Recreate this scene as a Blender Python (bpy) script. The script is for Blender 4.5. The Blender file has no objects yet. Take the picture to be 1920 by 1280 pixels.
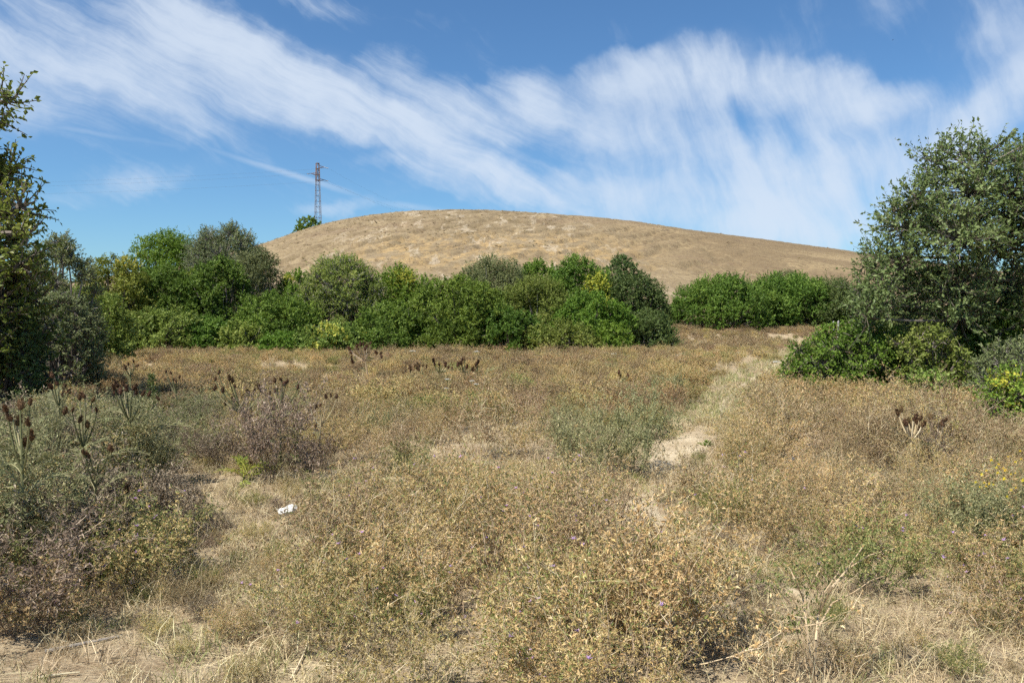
import bpy, math
import numpy as np
from mathutils import Vector

# ------------------------------------------------------------------ camera, sky, sun, exposure
S = bpy.context.scene
COL = S.collection
F = 1493.0                       # focal length in pixels of the 1920 px wide photograph (28 mm on 36 mm)
PITCH = math.atan(50 / F)
CAMZ = 1.7
SP, CP = math.sin(PITCH), math.cos(PITCH)

cam_d = bpy.data.cameras.new('camera')
cam = bpy.data.objects.new('camera', cam_d)
COL.objects.link(cam)
cam.location = (0, 0, CAMZ)
cam.rotation_euler = (math.pi / 2 - PITCH, 0, 0)
cam_d.lens = 28
cam_d.sensor_width = 36
cam_d.clip_start = 0.05
cam_d.clip_end = 6000
S.camera = cam

SUN_EL = math.radians(57)
SUN_AZ = math.radians(-130)      # measured from +Y (view direction) towards +X: sun to the left, slightly behind
sun_d = bpy.data.lights.new('sun', 'SUN')
sun = bpy.data.objects.new('sun', sun_d)
COL.objects.link(sun)
sdir = Vector((math.cos(SUN_EL) * math.sin(SUN_AZ), math.cos(SUN_EL) * math.cos(SUN_AZ), math.sin(SUN_EL)))
sun.rotation_euler = sdir.to_track_quat('Z', 'Y').to_euler()
sun_d.energy = 5.0
sun_d.angle = math.radians(0.53)
sun_d.color = (1.0, 0.95, 0.87)

S.view_settings.view_transform = 'Standard'
S.view_settings.look = 'None'
S.view_settings.gamma = 1.0
S.view_settings.use_curve_mapping = False
S.view_settings.exposure = 0.66
S.cycles.max_bounces = 4
S.cycles.diffuse_bounces = 3
S.cycles.glossy_bounces = 1
S.cycles.transmission_bounces = 3
S.cycles.transparent_max_bounces = 4
S.cycles.use_denoising = False
S.cycles.use_adaptive_sampling = True
S.cycles.adaptive_threshold = 0.04


class NT:
    """small helper for node trees"""
    def __init__(self, tree):
        self.t = tree
        self.n = tree.nodes
        self.l = tree.links

    def new(self, typ, ins=None, **props):
        nd = self.n.new(typ)
        for k, v in props.items():
            setattr(nd, k, v)
        for k, v in (ins or {}).items():
            self.set(nd, k, v)
        return nd

    def set(self, nd, k, v):
        sock = nd.inputs[k]
        if isinstance(v, bpy.types.NodeSocket):
            self.l.new(v, sock)
        else:
            sock.default_value = v

    def math(self, op, a, b=0.0, c=0.0, clamp=False):
        nd = self.n.new('ShaderNodeMath')
        nd.operation = op
        nd.use_clamp = clamp
        for i, v in enumerate((a, b, c)):
            self.set(nd, i, v)
        return nd.outputs[0]

    def vmath(self, op, a, b=None):
        nd = self.n.new('ShaderNodeVectorMath')
        nd.operation = op
        self.set(nd, 0, a)
        if b is not None:
            self.set(nd, 1, b)
        return nd.outputs['Value'] if op == 'LENGTH' else nd.outputs[0]

    def noise(self, vec, scale, detail=4.0, rough=0.5, color=False, lac=2.0, dist=0.0):
        nd = self.new('ShaderNodeTexNoise', {'Scale': scale, 'Detail': detail, 'Roughness': rough, 'Lacunarity': lac, 'Distortion': dist})
        if vec is not None:
            self.l.new(vec, nd.inputs['Vector'])
        return nd.outputs['Color'] if color else nd.outputs['Fac']

    def remap(self, v, a, b, c=0.0, d=1.0, smooth=True):
        nd = self.new('ShaderNodeMapRange', {'Value': v, 'From Min': a, 'From Max': b, 'To Min': c, 'To Max': d})
        nd.interpolation_type = 'SMOOTHSTEP' if smooth else 'LINEAR'
        return nd.outputs['Result']

    def mapping(self, vec, loc=(0, 0, 0), rot=(0, 0, 0), scale=(1, 1, 1), typ='POINT'):
        nd = self.new('ShaderNodeMapping', {'Vector': vec, 'Location': loc, 'Rotation': rot, 'Scale': scale})
        nd.vector_type = typ
        return nd.outputs[0]

    def mix(self, fac, a, b, blend='MIX'):
        nd = self.n.new('ShaderNodeMix')
        nd.data_type = 'RGBA'
        nd.blend_type = blend
        self.set(nd, 0, fac)
        self.set(nd, 6, a)
        self.set(nd, 7, b)
        return nd.outputs[2]

    def ramp(self, fac, stops):
        nd = self.n.new('ShaderNodeValToRGB')
        el = nd.color_ramp.elements
        while len(el) < len(stops):
            el.new(0.5)
        for e, (p, c) in zip(el, stops):
            e.position = p
            e.color = (*c, 1) if len(c) == 3 else c
        self.set(nd, 0, fac)
        return nd.outputs[0]


def build_world():
    w = bpy.data.worlds.new('World')
    S.world = w
    w.use_nodes = True
    nt = NT(w.node_tree)
    nt.n.clear()
    sky = nt.new('ShaderNodeTexSky')
    sky.sky_type = 'NISHITA'
    sky.sun_disc = False
    sky.sun_elevation = SUN_EL
    sky.sun_rotation = SUN_AZ % (2 * math.pi)
    sky.altitude = 100
    sky.air_density = 1.0
    sky.dust_density = 0.35
    sky.ozone_density = 2.2
    base = nt.mix(1.0, sky.outputs[0], (0.62, 0.91, 1.13, 1), 'MULTIPLY')
    tc = nt.new('ShaderNodeTexCoord')
    sep = nt.new('ShaderNodeSeparateXYZ', {0: nt.vmath('NORMALIZE', tc.outputs['Generated'])})
    x, y, z = sep.outputs
    az = nt.math('ARCTAN2', x, y)
    el = nt.math('ARCSINE', z)
    comb = nt.new('ShaderNodeCombineXYZ', {0: az, 1: el})
    P = comb.outputs[0]
    # slow and fine swirls bend the streaks
    w1 = nt.vmath('SUBTRACT', nt.noise(P, 6.0, 3, 0.5, True), (0.5, 0.5, 0.5))
    w2 = nt.vmath('SUBTRACT', nt.noise(P, 26.0, 4, 0.55, True), (0.5, 0.5, 0.5))
    PW = nt.vmath('ADD', P, nt.vmath('MULTIPLY', w1, (0.07, 0.06, 0.0)))
    PW = nt.vmath('ADD', PW, nt.vmath('MULTIPLY', w2, (0.014, 0.014, 0.0)))
    r = math.radians
    # streaks slant down to the right on the left side, hang as fall streaks on the right
    fibA = nt.noise(nt.mapping(PW, rot=(0, 0, r(-26)), scale=(1 / 3.2, 1 / 26, 1), typ='TEXTURE'), 1.0, 7, 0.64)
    fibB = nt.noise(nt.mapping(PW, loc=(3, 7, 0), rot=(0, 0, r(-68)), scale=(1 / 4.0, 1 / 20, 1), typ='TEXTURE'), 1.0, 6, 0.58)
    fib = nt.new('ShaderNodeMix', {0: nt.remap(az, 0.0, 0.20), 2: fibA, 3: fibB}).outputs[0]
    bil = nt.noise(PW, 11.0, 6, 0.60)

    def blob(px, py, rx, ry, ang, wgt, vec):
        a = math.atan((px - 960) / F)
        e = math.atan((590 - py) / F * math.cos(a))
        m = nt.mapping(vec, loc=(a, e, 0), rot=(0, 0, r(-ang)), scale=(rx / F, ry / F, 1), typ='TEXTURE')
        return nt.remap(nt.vmath('LENGTH', m), 0.0, 1.8, wgt, 0.0)

    PB = nt.vmath('ADD', P, nt.vmath('MULTIPLY', w1, (0.06, 0.05, 0.0)))
    PB = nt.vmath('ADD', PB, nt.vmath('MULTIPLY', w2, (0.034, 0.034, 0.0)))
    cov = None
    for b in [
        (60, 130, 400, 95, 3, 1.0), (330, 150, 250, 60, 8, .45), (250, 20, 220, 45, 10, .5), (470, 95, 260, 40, 27, .6), (650, 190, 260, 48, 22, .75),
        (860, 215, 230, 70, 6, .85), (700, 265, 210, 26, 12, .45), (620, 12, 170, 26, 6, .5), (745, 105, 50, 26, 0, .5),
        (1060, 170, 170, 55, -8, .55), (1270, 120, 120, 55, -6, .75), (1350, 130, 110, 60, 20, .6), (1450, 165, 120, 42, 14, .75), (1560, 175, 55, 35, 30, .6), (1610, 215, 90, 28, -12, .7),
        (1230, 250, 90, 120, 20, .55), (1080, 250, 160, 40, 10, .35), (1040, 360, 210, 42, 6, 1.0), (840, 335, 120, 30, -6, .35), (1340, 300, 90, 150, -6, .55),
        (1480, 340, 130, 120, 4, .62), (1400, 420, 280, 50, 5, .55), (1650, 320, 180, 80, -12, .45), (1400, 320, 420, 150, 0, .12), (1800, 330, 260, 140, 0, .35), (950, 290, 300, 90, 0, .12), (1830, 80, 280, 140, 0, .48), (1850, 220, 170, 34, -40, .55),
        (250, 345, 125, 24, -10, .62), (715, 312, 45, 11, 0, .45), (650, 385, 90, 12, -8, .5),
    ]:
        v = blob(*b, PB)
        cov = v if cov is None else nt.math('ADD', cov, v)
    for b in [(1000, 306, 75, 22, 14, .4), (1400, 222, 42, 38, 20, .6), (1490, 262, 26, 45, 0, .4), (880, 60, 160, 70, 10, .6), (1180, 40, 170, 40, 0, .6), (1680, 150, 90, 70, 40, .5), (1270, 385, 60, 18, 10, .3)]:
        cov = nt.math('SUBTRACT', cov, blob(*b, PB))
    # the same broken cirrus goes on all round, outside these banks
    off = nt.math('MAXIMUM', nt.remap(nt.math('ABSOLUTE', az), 0.58, 0.85), nt.remap(el, 0.38, 0.62))
    gen = nt.remap(nt.noise(nt.mapping(PW, rot=(0, 0, 0.3), scale=(1.4, 3.2, 1)), 1.0, 3, 0.5), 0.42, 0.66, 0.0, 0.85)
    cov = nt.math('ADD', cov, nt.math('MULTIPLY', gen, off))
    cov = nt.math('SUBTRACT', 1.0, nt.math('EXPONENT', nt.math('MULTIPLY', nt.math('MAXIMUM', cov, 0.0), -0.95)))
    fibn = nt.remap(fib, 0.36, 0.64, 0, 1, False)
    biln = nt.remap(bil, 0.34, 0.66, 0, 1, False)
    ero = nt.math('ADD', nt.math('MULTIPLY', nt.math('SUBTRACT', 1.0, fibn), 0.64), nt.math('MULTIPLY', nt.math('SUBTRACT', 1.0, biln), 0.42))
    den = nt.math('SUBTRACT', nt.math('MULTIPLY', cov, 1.56), ero)
    alpha = nt.math('ADD', nt.remap(den, -0.34, 1.0, 0.0, 0.72), nt.math('MULTIPLY', nt.math('MULTIPLY', cov, cov), 0.22))
    # old vapour trails, thin and ragged
    for b in [(130, 245, 150, 4.5, 3.5, .26), (535, 325, 110, 5, 15, .42), (610, 346, 50, 4, 14, .28), (790, 392, 70, 6, 8, .4)]:
        t = nt.math('MULTIPLY', blob(*b, nt.vmath('ADD', P, nt.vmath('MULTIPLY', w2, (0.0, 0.006, 0.0)))), nt.remap(bil, 0.3, 0.6, 0.4, 1.0))
        alpha = nt.math('MAXIMUM', alpha, t)
    alpha = nt.math('MULTIPLY', alpha, nt.remap(el, -0.02, 0.03))
    out = nt.mix(alpha, base, (6.1, 6.9, 8.0, 1))
    bg = nt.new('ShaderNodeBackground', {'Color': out, 'Strength': 0.074})
    o = nt.new('ShaderNodeOutputWorld')
    nt.l.new(bg.outputs[0], o.inputs[0])
    w.cycles.sampling_method = 'MANUAL'
    w.cycles.sample_map_resolution = 512


build_world()


# ------------------------------------------------------------------ helpers
def ray(px, py):
    a = (px - 960) / F
    b = (640 - py) / F
    return np.array([a, CP + b * SP, -SP + b * CP])


def at(px, py, Y):
    """world point seen in direction (px, py) at depth Y"""
    v = ray(px, py)
    return np.array([0, 0, CAMZ]) + v * (Y / v[1])


def foot(px, py):
    """flat-ground point seen at (px, py)"""
    v = ray(px, py)
    return np.array([0, 0, CAMZ]) + v * (-CAMZ / v[2])


def _hash(ix, iy, seed):
    n = (ix * 374761393 + iy * 668265263 + seed * 974634777) & 0x7fffffff
    n = ((n ^ (n >> 13)) * 1274126177) & 0x7fffffff
    return ((n ^ (n >> 16)) & 0xffff) / 65535.0


def vnoise(x, y, seed=0):
    x = np.asarray(x, float)
    y = np.asarray(y, float)
    ix = np.floor(x).astype(np.int64)
    iy = np.floor(y).astype(np.int64)
    fx = x - ix
    fy = y - iy
    fx = fx * fx * (3 - 2 * fx)
    fy = fy * fy * (3 - 2 * fy)
    a = _hash(ix, iy, seed)
    b = _hash(ix + 1, iy, seed)
    c = _hash(ix, iy + 1, seed)
    d = _hash(ix + 1, iy + 1, seed)
    return (a * (1 - fx) + b * fx) * (1 - fy) + (c * (1 - fx) + d * fx) * fy


def fbm(x, y, seed=0, o=4):
    s = 0
    a = 0.5
    for k in range(o):
        s = s + a * vnoise(x * 2 ** k, y * 2 ** k, seed + k)
        a *= 0.5
    return s / (1 - 0.5 ** o)


def sstep(a, b, x):
    t = np.clip((np.asarray(x, float) - a) / (b - a), 0, 1)
    return t * t * (3 - 2 * t)


def gz(x, y):
    """height of the field"""
    r = np.hypot(x, y)
    return 0.10 * (fbm(np.asarray(x) * 0.5 + 40, np.asarray(y) * 0.5 + 40, 3, 3) - 0.5) + 1.15 * sstep(38, 66, y) \
        - 14 * sstep(330, 900, r)


def unit(v):
    return v / np.maximum(np.linalg.norm(v, axis=-1, keepdims=True), 1e-9)


def mk(name, V, polys, mats, parent=None, tint=None, smooth=False, link=True, mi=None):
    me = bpy.data.meshes.new(name)
    V = np.ascontiguousarray(V, dtype=np.float32)
    polys = [np.asarray(p, dtype=np.int32) for p in polys if len(p)]
    loops = np.concatenate([p.ravel() for p in polys])
    tot = np.concatenate([np.full(len(p), p.shape[1], np.int32) for p in polys])
    st = np.concatenate([[0], np.cumsum(tot)[:-1]]).astype(np.int32)
    me.vertices.add(len(V))
    me.vertices.foreach_set('co', V.ravel())
    me.loops.add(len(loops))
    me.loops.foreach_set('vertex_index', loops)
    me.polygons.add(len(tot))
    me.polygons.foreach_set('loop_start', st)
    if not isinstance(mats, (list, tuple)):
        mats = [mats]
    for m in mats:
        me.materials.append(m)
    if mi is not None:
        me.polygons.foreach_set('material_index', np.asarray(mi, np.int32))
    me.update(calc_edges=True)
    me.shade_flat() if not smooth else me.shade_smooth()
    if tint is not None:
        a = me.attributes.new('tint', 'FLOAT', 'FACE')
        a.data.foreach_set('value', np.asarray(tint, np.float32))
    ob = bpy.data.objects.new(name, me)
    if link:
        COL.objects.link(ob)
    if parent is not None:
        ob.parent = parent
    return ob


def tag(o, label=None, cat=None, group=None, kind=None):
    if label:
        o['label'] = label
    if cat:
        o['category'] = cat
    if group:
        o['group'] = group
    if kind:
        o['kind'] = kind
    return o


def empty(name, loc, label, cat, group=None, rz=0.0, sc=1.0):
    o = bpy.data.objects.new(name, None)
    COL.objects.link(o)
    o.location = [float(v) for v in loc]
    o.rotation_euler = (0, 0, rz)
    o.scale = (sc, sc, sc)
    o.empty_display_size = 0.1
    return tag(o, label, cat, group)


def child(name, me, parent, loc=(0, 0, 0), rot=(0, 0, 0), sc=1.0):
    o = bpy.data.objects.new(name, me)
    COL.objects.link(o)
    o.parent = parent
    o.location = [float(v) for v in loc]
    o.rotation_euler = rot
    o.scale = (sc, sc, sc) if np.isscalar(sc) else sc
    return o


class Geo:
    """collects polygons with a tint and a material index"""
    def __init__(self):
        self.V, self.Q, self.T, self.q_t, self.t_t, self.q_m, self.t_m, self.n = [], [], [], [], [], [], [], 0

    def quads(self, V, Q, tint, m=0):
        self.V.append(V)
        self.Q.append(Q + self.n)
        self.n += len(V)
        self.q_t.append(np.broadcast_to(tint, len(Q)))
        self.q_m.append(np.full(len(Q), m))

    def tris(self, V, T, tint, m=0):
        self.V.append(V)
        self.T.append(T + self.n)
        self.n += len(V)
        self.t_t.append(np.broadcast_to(tint, len(T)))
        self.t_m.append(np.full(len(T), m))

    def leaves(self, P, D, N, L, W, tint, m=0, fold=0.12):
        """pointed folded leaves: P base, D direction, N face normal"""
        n = len(P)
        if n == 0:
            return
        D = unit(D)
        Sd = unit(np.cross(D, N))
        N = np.cross(Sd, D)
        L = np.broadcast_to(L, n)[:, None]
        W = np.broadcast_to(W, n)[:, None]
        a = P
        b = P + D * L * 0.45 + Sd * W * 0.5 + N * W * fold
        c = P + D * L - N * L * 0.10
        d = P + D * L * 0.45 - Sd * W * 0.5 + N * W * fold
        V = np.stack([a, b, c, d], 1).reshape(-1, 3)
        self.quads(V, np.arange(4 * n).reshape(n, 4), tint, m)

    def tubes(self, p0, p1, r0, r1, tint=0.5, m=0, k=3):
        p0 = np.atleast_2d(p0)
        p1 = np.atleast_2d(p1)
        n = len(p0)
        if n == 0:
            return
        d = unit(p1 - p0)
        h = np.where(np.abs(d[:, 2:3]) < 0.9, np.array([[0, 0, 1.0]]), np.array([[1.0, 0, 0]]))
        u = unit(np.cross(d, h))
        v = np.cross(d, u)
        r0 = np.broadcast_to(r0, n)[:, None]
        r1 = np.broadcast_to(r1, n)[:, None]
        ring0, ring1 = [], []
        for j in range(k):
            a = 2 * math.pi * j / k
            o = u * math.cos(a) + v * math.sin(a)
            ring0.append(p0 + o * r0)
            ring1.append(p1 + o * r1)
        V = np.stack(ring0 + ring1, 1).reshape(-1, 3)
        base = (np.arange(n) * 2 * k)[:, None]
        Q = np.concatenate([base + np.array([[j, (j + 1) % k, k + (j + 1) % k, k + j]]) for j in range(k)])
        t = np.tile(np.broadcast_to(tint, n), k)
        self.quads(V, Q, t, m)

    def chain(self, pts, r0, r1, tint=0.5, m=0, k=4):
        pts = np.asarray(pts)
        rr = np.linspace(r0, r1, len(pts))
        self.tubes(pts[:-1], pts[1:], rr[:-1], rr[1:], tint, m, k)

    def build(self, name, mats, parent=None, link=True, smooth=False):
        V = np.concatenate(self.V)
        polys, t, mm = [], [], []
        if self.Q:
            polys.append(np.concatenate(self.Q))
            t += self.q_t
            mm += self.q_m
        if self.T:
            polys.append(np.concatenate(self.T))
            t += self.t_t
            mm += self.t_m
        return mk(name, V, polys, mats, parent, np.concatenate(t), smooth, link, np.concatenate(mm))


def curve3(a, b, c, n=6):
    """quadratic curve through control point b"""
    t = np.linspace(0, 1, n)[:, None]
    return (1 - t) ** 2 * np.asarray(a) + 2 * t * (1 - t) * np.asarray(b) + t ** 2 * np.asarray(c)


# ------------------------------------------------------------------ materials
MATS = {}


def plant_mat(name, stops, transl=0.25, rough=0.55, spec=0.3, vary=0.25):
    m = bpy.data.materials.new(name)
    m.use_nodes = True
    nt = NT(m.node_tree)
    nt.n.clear()
    at_ = nt.new('ShaderNodeAttribute', attribute_name='tint')
    col = nt.ramp(at_.outputs['Fac'], stops)
    oi = nt.new('ShaderNodeObjectInfo')
    v = nt.math('MULTIPLY_ADD', oi.outputs['Random'], vary * 2, 1 - vary)
    hsv = nt.new('ShaderNodeHueSaturation', {'Color': col, 'Value': v, 'Hue': nt.math('MULTIPLY_ADD', nt.math('FRACT', nt.math('MULTIPLY', oi.outputs['Random'], 7.3)), 0.03, 0.485)})
    c = hsv.outputs[0]
    p = nt.new('ShaderNodeBsdfPrincipled', {'Base Color': c, 'Roughness': rough, 'Specular IOR Level': spec})
    sh = p.outputs[0]
    if transl > 0:
        t = nt.new('ShaderNodeBsdfTranslucent', {'Color': c})
        sh = nt.new('ShaderNodeMixShader', {0: transl, 1: sh, 2: t.outputs[0]}).outputs[0]
    o = nt.new('ShaderNodeOutputMaterial')
    nt.l.new(sh, o.inputs[0])
    MATS[name] = m
    return m


def simple_mat(name, col, rough=0.7, spec=0.3, metal=0.0, nscale=0.0, namt=0.3):
    m = bpy.data.materials.new(name)
    m.use_nodes = True
    nt = NT(m.node_tree)
    p = nt.n['Principled BSDF']
    c = (*col, 1)
    if nscale:
        tc = nt.new('ShaderNodeTexCoord')
        n = nt.noise(tc.outputs['Object'], nscale, 4, 0.6)
        c = nt.mix(nt.remap(n, 0.3, 0.7), tuple(v * (1 - namt) for v in col) + (1,), tuple(min(1, v * (1 + namt)) for v in col) + (1,))
    nt.set(p, 'Base Color', c)
    nt.set(p, 'Roughness', rough)
    nt.set(p, 'Specular IOR Level', spec)
    nt.set(p, 'Metallic', metal)
    MATS[name] = m
    return m


# foliage: tint 0 dark .. 0.85 light, 1.0 yellowed
plant_mat('leaf_mastic', [(0, (0.068, 0.116, 0.017)), (.5, (0.128, 0.205, 0.030)), (.85, (0.222, 0.302, 0.050)), (1, (0.433, 0.410, 0.057))], .34, .5, .22, .12)
plant_mat('leaf_dark', [(0, (0.057, 0.089, 0.023)), (.5, (0.100, 0.144, 0.039)), (.85, (0.171, 0.217, 0.064)), (1, (0.410, 0.388, 0.068))], .30, .5, .25, .12)
plant_mat('leaf_olive', [(0, (0.125, 0.146, 0.052)), (.5, (0.196, 0.223, 0.087)), (.85, (0.302, 0.319, 0.148)), (1, (0.433, 0.410, 0.137))], .30, .55, .25, .12)
plant_mat('leaf_bramble', [(0, (0.108, 0.154, 0.025)), (.5, (0.199, 0.262, 0.050)), (.85, (0.331, 0.376, 0.097)), (1, (0.570, 0.513, 0.103))], .34, .5, .22, .12)
plant_mat('leaf_yellow', [(0, (.13, .175, .028)), (.5, (.23, .275, .046)), (.85, (.36, .375, .066)), (1, (.52, .48, .08))], .32, .5, .2, .12)
plant_mat('leaf_bright', [(0, (0.091, 0.160, 0.019)), (.5, (0.169, 0.264, 0.034)), (.85, (0.268, 0.359, 0.059)), (1, (0.502, 0.479, 0.068))], .36, .5, .22, .12)
plant_mat('leaf_oak', [(0, (.085, .125, .022)), (.5, (.160, .208, .038)), (.85, (.27, .30, .062)), (1, (.38, .36, .07))], .42, .45, .25, .10)
plant_mat('leaf_elm', [(0, (.110, .150, .046)), (.5, (.185, .242, .078)), (.85, (.290, .340, .135)), (1, (.38, .36, .13))], .40, .48, .28, .10)
plant_mat('bark', [(0, (.07, .055, .042)), (1, (.20, .17, .14))], 0, .85, .2, .2)
plant_mat('bark_pale', [(0, (.16, .14, .12)), (1, (.34, .31, .27))], 0, .85, .2, .2)
# dry field plants
plant_mat('dry_stem', [(0, (.24, .17, .10)), (.6, (.44, .345, .205)), (1, (.64, .54, .37))], 0.0, .75, .25, .2)
plant_mat('dry_gold', [(0, (.27, .172, .065)), (.45, (.48, .355, .152)), (.8, (.62, .48, .24)), (1, (.74, .61, .34))], .28, .65, .2, .22)
plant_mat('dry_brown', [(0, (.150, .102, .050)), (.5, (.310, .222, .115)), (.85, (.47, .36, .20)), (1, (.60, .49, .30))], .25, .7, .2, .22)
plant_mat('green_leaf', [(0, (.125, .150, .045)), (.5, (.225, .250, .080)), (.85, (.37, .365, .140)), (1, (.54, .46, .18))], .3, .6, .2, .22)
plant_mat('grey_leaf', [(0, (.165, .165, .070)), (.5, (.265, .265, .120)), (.85, (.40, .385, .205)), (1, (.52, .46, .26))], .25, .65, .2, .18)
plant_mat('thistle_leaf', [(0, (.10, .105, .045)), (.5, (.175, .180, .080)), (.85, (.29, .28, .14)), (1, (.40, .35, .20))], .25, .65, .2, .18)
plant_mat('dead_grey', [(0, (.105, .075, .050)), (.5, (.225, .170, .115)), (.85, (.38, .30, .215)), (1, (.54, .44, .32))], .15, .8, .2, .2)
plant_mat('straw', [(0, (.27, .205, .110)), (.5, (.50, .405, .235)), (.85, (.66, .57, .37)), (1, (.26, .29, .11))], .2, .7, .25, .2)
plant_mat('green_grass', [(0, (.15, .175, .055)), (.5, (.27, .285, .105)), (.85, (.46, .43, .20)), (1, (.58, .50, .29))], .25, .65, .25, .2)
plant_mat('head_brown', [(0, (.050, .027, .015)), (.5, (.105, .056, .030)), (1, (.22, .125, .065))], .1, .8, .2, .25)
plant_mat('head_orange', [(0, (.06, .034, .016)), (.5, (.13, .076, .036)), (1, (.25, .155, .075))], .15, .8, .2, .2)
plant_mat('petal_purple', [(0, (.42, .24, .50)), (1, (.66, .46, .74))], .3, .7, .1, .1)
plant_mat('petal_yellow', [(0, (.60, .43, .02)), (1, (.80, .64, .04))], .3, .7, .1, .1)
plant_mat('petal_white', [(0, (.58, .58, .52)), (1, (.80, .80, .76))], .25, .7, .1, .05)
plant_mat('hill_tuft', [(0, (.25, .185, .10)), (.6, (.36, .28, .16)), (.85, (.46, .37, .225)), (1, (.18, .18, .08))], .4, .8, .15, .3)
simple_mat('steel', (.24, .22, .23), .55, .4, .55)
simple_mat('rust_steel', (.20, .14, .125), .75, .3, .2, 3.0, .35)
simple_mat('wire', (.10, .10, .11), .6, .3, .5)
simple_mat('insulator', (.16, .10, .075), .25, .6)
simple_mat('concrete', (.36, .35, .33), .9, .2, 0, 6)
simple_mat('white_plastic', (.56, .545, .50), .45, .4, 0, 40, .08)
simple_mat('weathered_wood', (.27, .235, .20), .9, .2, 0, 9, .35)
simple_mat('bird_black', (.03, .03, .035), .8, .2)


def soil_material():
    m = bpy.data.materials.new('soil')
    m.use_nodes = True
    nt = NT(m.node_tree)
    p = nt.n['Principled BSDF']
    g = nt.new('ShaderNodeNewGeometry').outputs['Position']
    a = nt.noise(g, 0.45, 5, 0.6)
    b = nt.noise(g, 3.5, 6, 0.65)
    c = nt.noise(g, 45, 5, 0.7)
    fib = nt.noise(nt.mapping(g, rot=(0, 0, .5), scale=(14, 90, 20)), 1.0, 4, 0.6)
    col = nt.mix(nt.remap(a, .35, .65), (.245, .175, .105, 1), (.36, .275, .165, 1))
    col = nt.mix(nt.remap(b, .42, .66), col, (.44, .35, .225, 1))
    col = nt.mix(nt.math('MULTIPLY', nt.remap(fib, .5, .62), .55), col, (.52, .43, .28, 1))
    col = nt.mix(nt.math('MULTIPLY', nt.remap(c, .52, .72), .55), col, (.17, .125, .08, 1))
    nt.set(p, 'Base Color', col)
    nt.set(p, 'Roughness', .95)
    nt.set(p, 'Specular IOR Level', .15)
    h = nt.math('ADD', nt.math('MULTIPLY', c, .5), nt.math('ADD', fib, b))
    nt.set(p, 'Normal', nt.new('ShaderNodeBump', {'Height': h, 'Strength': .9, 'Distance': .03}).outputs[0])
    MATS['soil'] = m


soil_material()


def hill_material():
    m = bpy.data.materials.new('dry_hillside')
    m.use_nodes = True
    nt = NT(m.node_tree)
    p = nt.n['Principled BSDF']
    g = nt.new('ShaderNodeNewGeometry').outputs['Position']
    x, y, z = nt.new('ShaderNodeSeparateXYZ', {0: g}).outputs
    n1 = nt.noise(g, .035, 6, .6)
    n2 = nt.noise(g, .22, 6, .65)
    n3 = nt.noise(g, 1.6, 5, .65)
    col = nt.mix(nt.remap(n2, .35, .65), (.190, .143, .080, 1), (.275, .212, .124, 1))
    # ploughed shoulder on the right: paler, with furrows along the contour
    right = nt.remap(nt.math('ADD', x, nt.math('MULTIPLY', nt.math('SUBTRACT', n1, .5), 40)), 8, 34)
    fw = nt.math('SINE', nt.math('ADD', nt.math('MULTIPLY', nt.math('ADD', y, nt.math('MULTIPLY', x, .55)), 2.1), nt.math('MULTIPLY', n1, 9)))
    furrow = nt.math('MULTIPLY', nt.remap(fw, -1, 1), right)
    col = nt.mix(nt.math('MULTIPLY', right, .75), col, (.285, .215, .118, 1))
    col = nt.mix(nt.math('MULTIPLY', furrow, .85), col, (.165, .120, .068, 1))
    # ochre clay showing through on the middle of the slope
    och = nt.math('MULTIPLY', nt.math('MULTIPLY', nt.remap(z, 5.5, 8.5), nt.remap(z, 17, 11)), nt.math('MULTIPLY', nt.remap(x, -30, -14), nt.remap(x, 24, 10)))
    och = nt.math('MULTIPLY', och, nt.remap(nt.noise(nt.mapping(g, rot=(0, 0, .4), scale=(1, .35, .6)), .55, 6, .7), .44, .60))
    col = nt.mix(nt.math('MULTIPLY', och, .60), col, (.40, .270, .115, 1))
    # pale chalky scars running down the slope
    sc = nt.noise(nt.mapping(g, rot=(0, 0, .45), scale=(.42, .075, .10)), 1.0, 6, .66)
    scar = nt.math('MULTIPLY', nt.remap(sc, .54, .62), nt.math('MULTIPLY', nt.remap(x, -40, -18), nt.remap(x, 22, 6)))
    col = nt.mix(nt.math('MULTIPLY', nt.math('MULTIPLY', scar, nt.remap(n3, .38, .55)), .85), col, (.50, .42, .30, 1))
    # darker brown dead weeds in drifts
    wd = nt.math('MULTIPLY', nt.remap(nt.noise(nt.mapping(g, scale=(.025, .08, .1)), 1.0, 5, .6), .54, .66), nt.remap(n3, .3, .6))
    col = nt.mix(nt.math('MULTIPLY', wd, .6), col, (.215, .150, .098, 1))
    col = nt.mix(nt.math('MULTIPLY', nt.remap(n3, .47, .62), .62), col, (.135, .095, .058, 1))
    nt.set(p, 'Base Color', col)
    nt.set(p, 'Roughness', .95)
    nt.set(p, 'Specular IOR Level', .12)
    h = nt.math('ADD', nt.math('ADD', n3, nt.math('MULTIPLY', furrow, .5)), nt.noise(g, 5, 3, .6))
    nt.set(p, 'Normal', nt.new('ShaderNodeBump', {'Height': h, 'Strength': .6, 'Distance': .22}).outputs[0])
    MATS['dry_hillside'] = m


hill_material()

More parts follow.
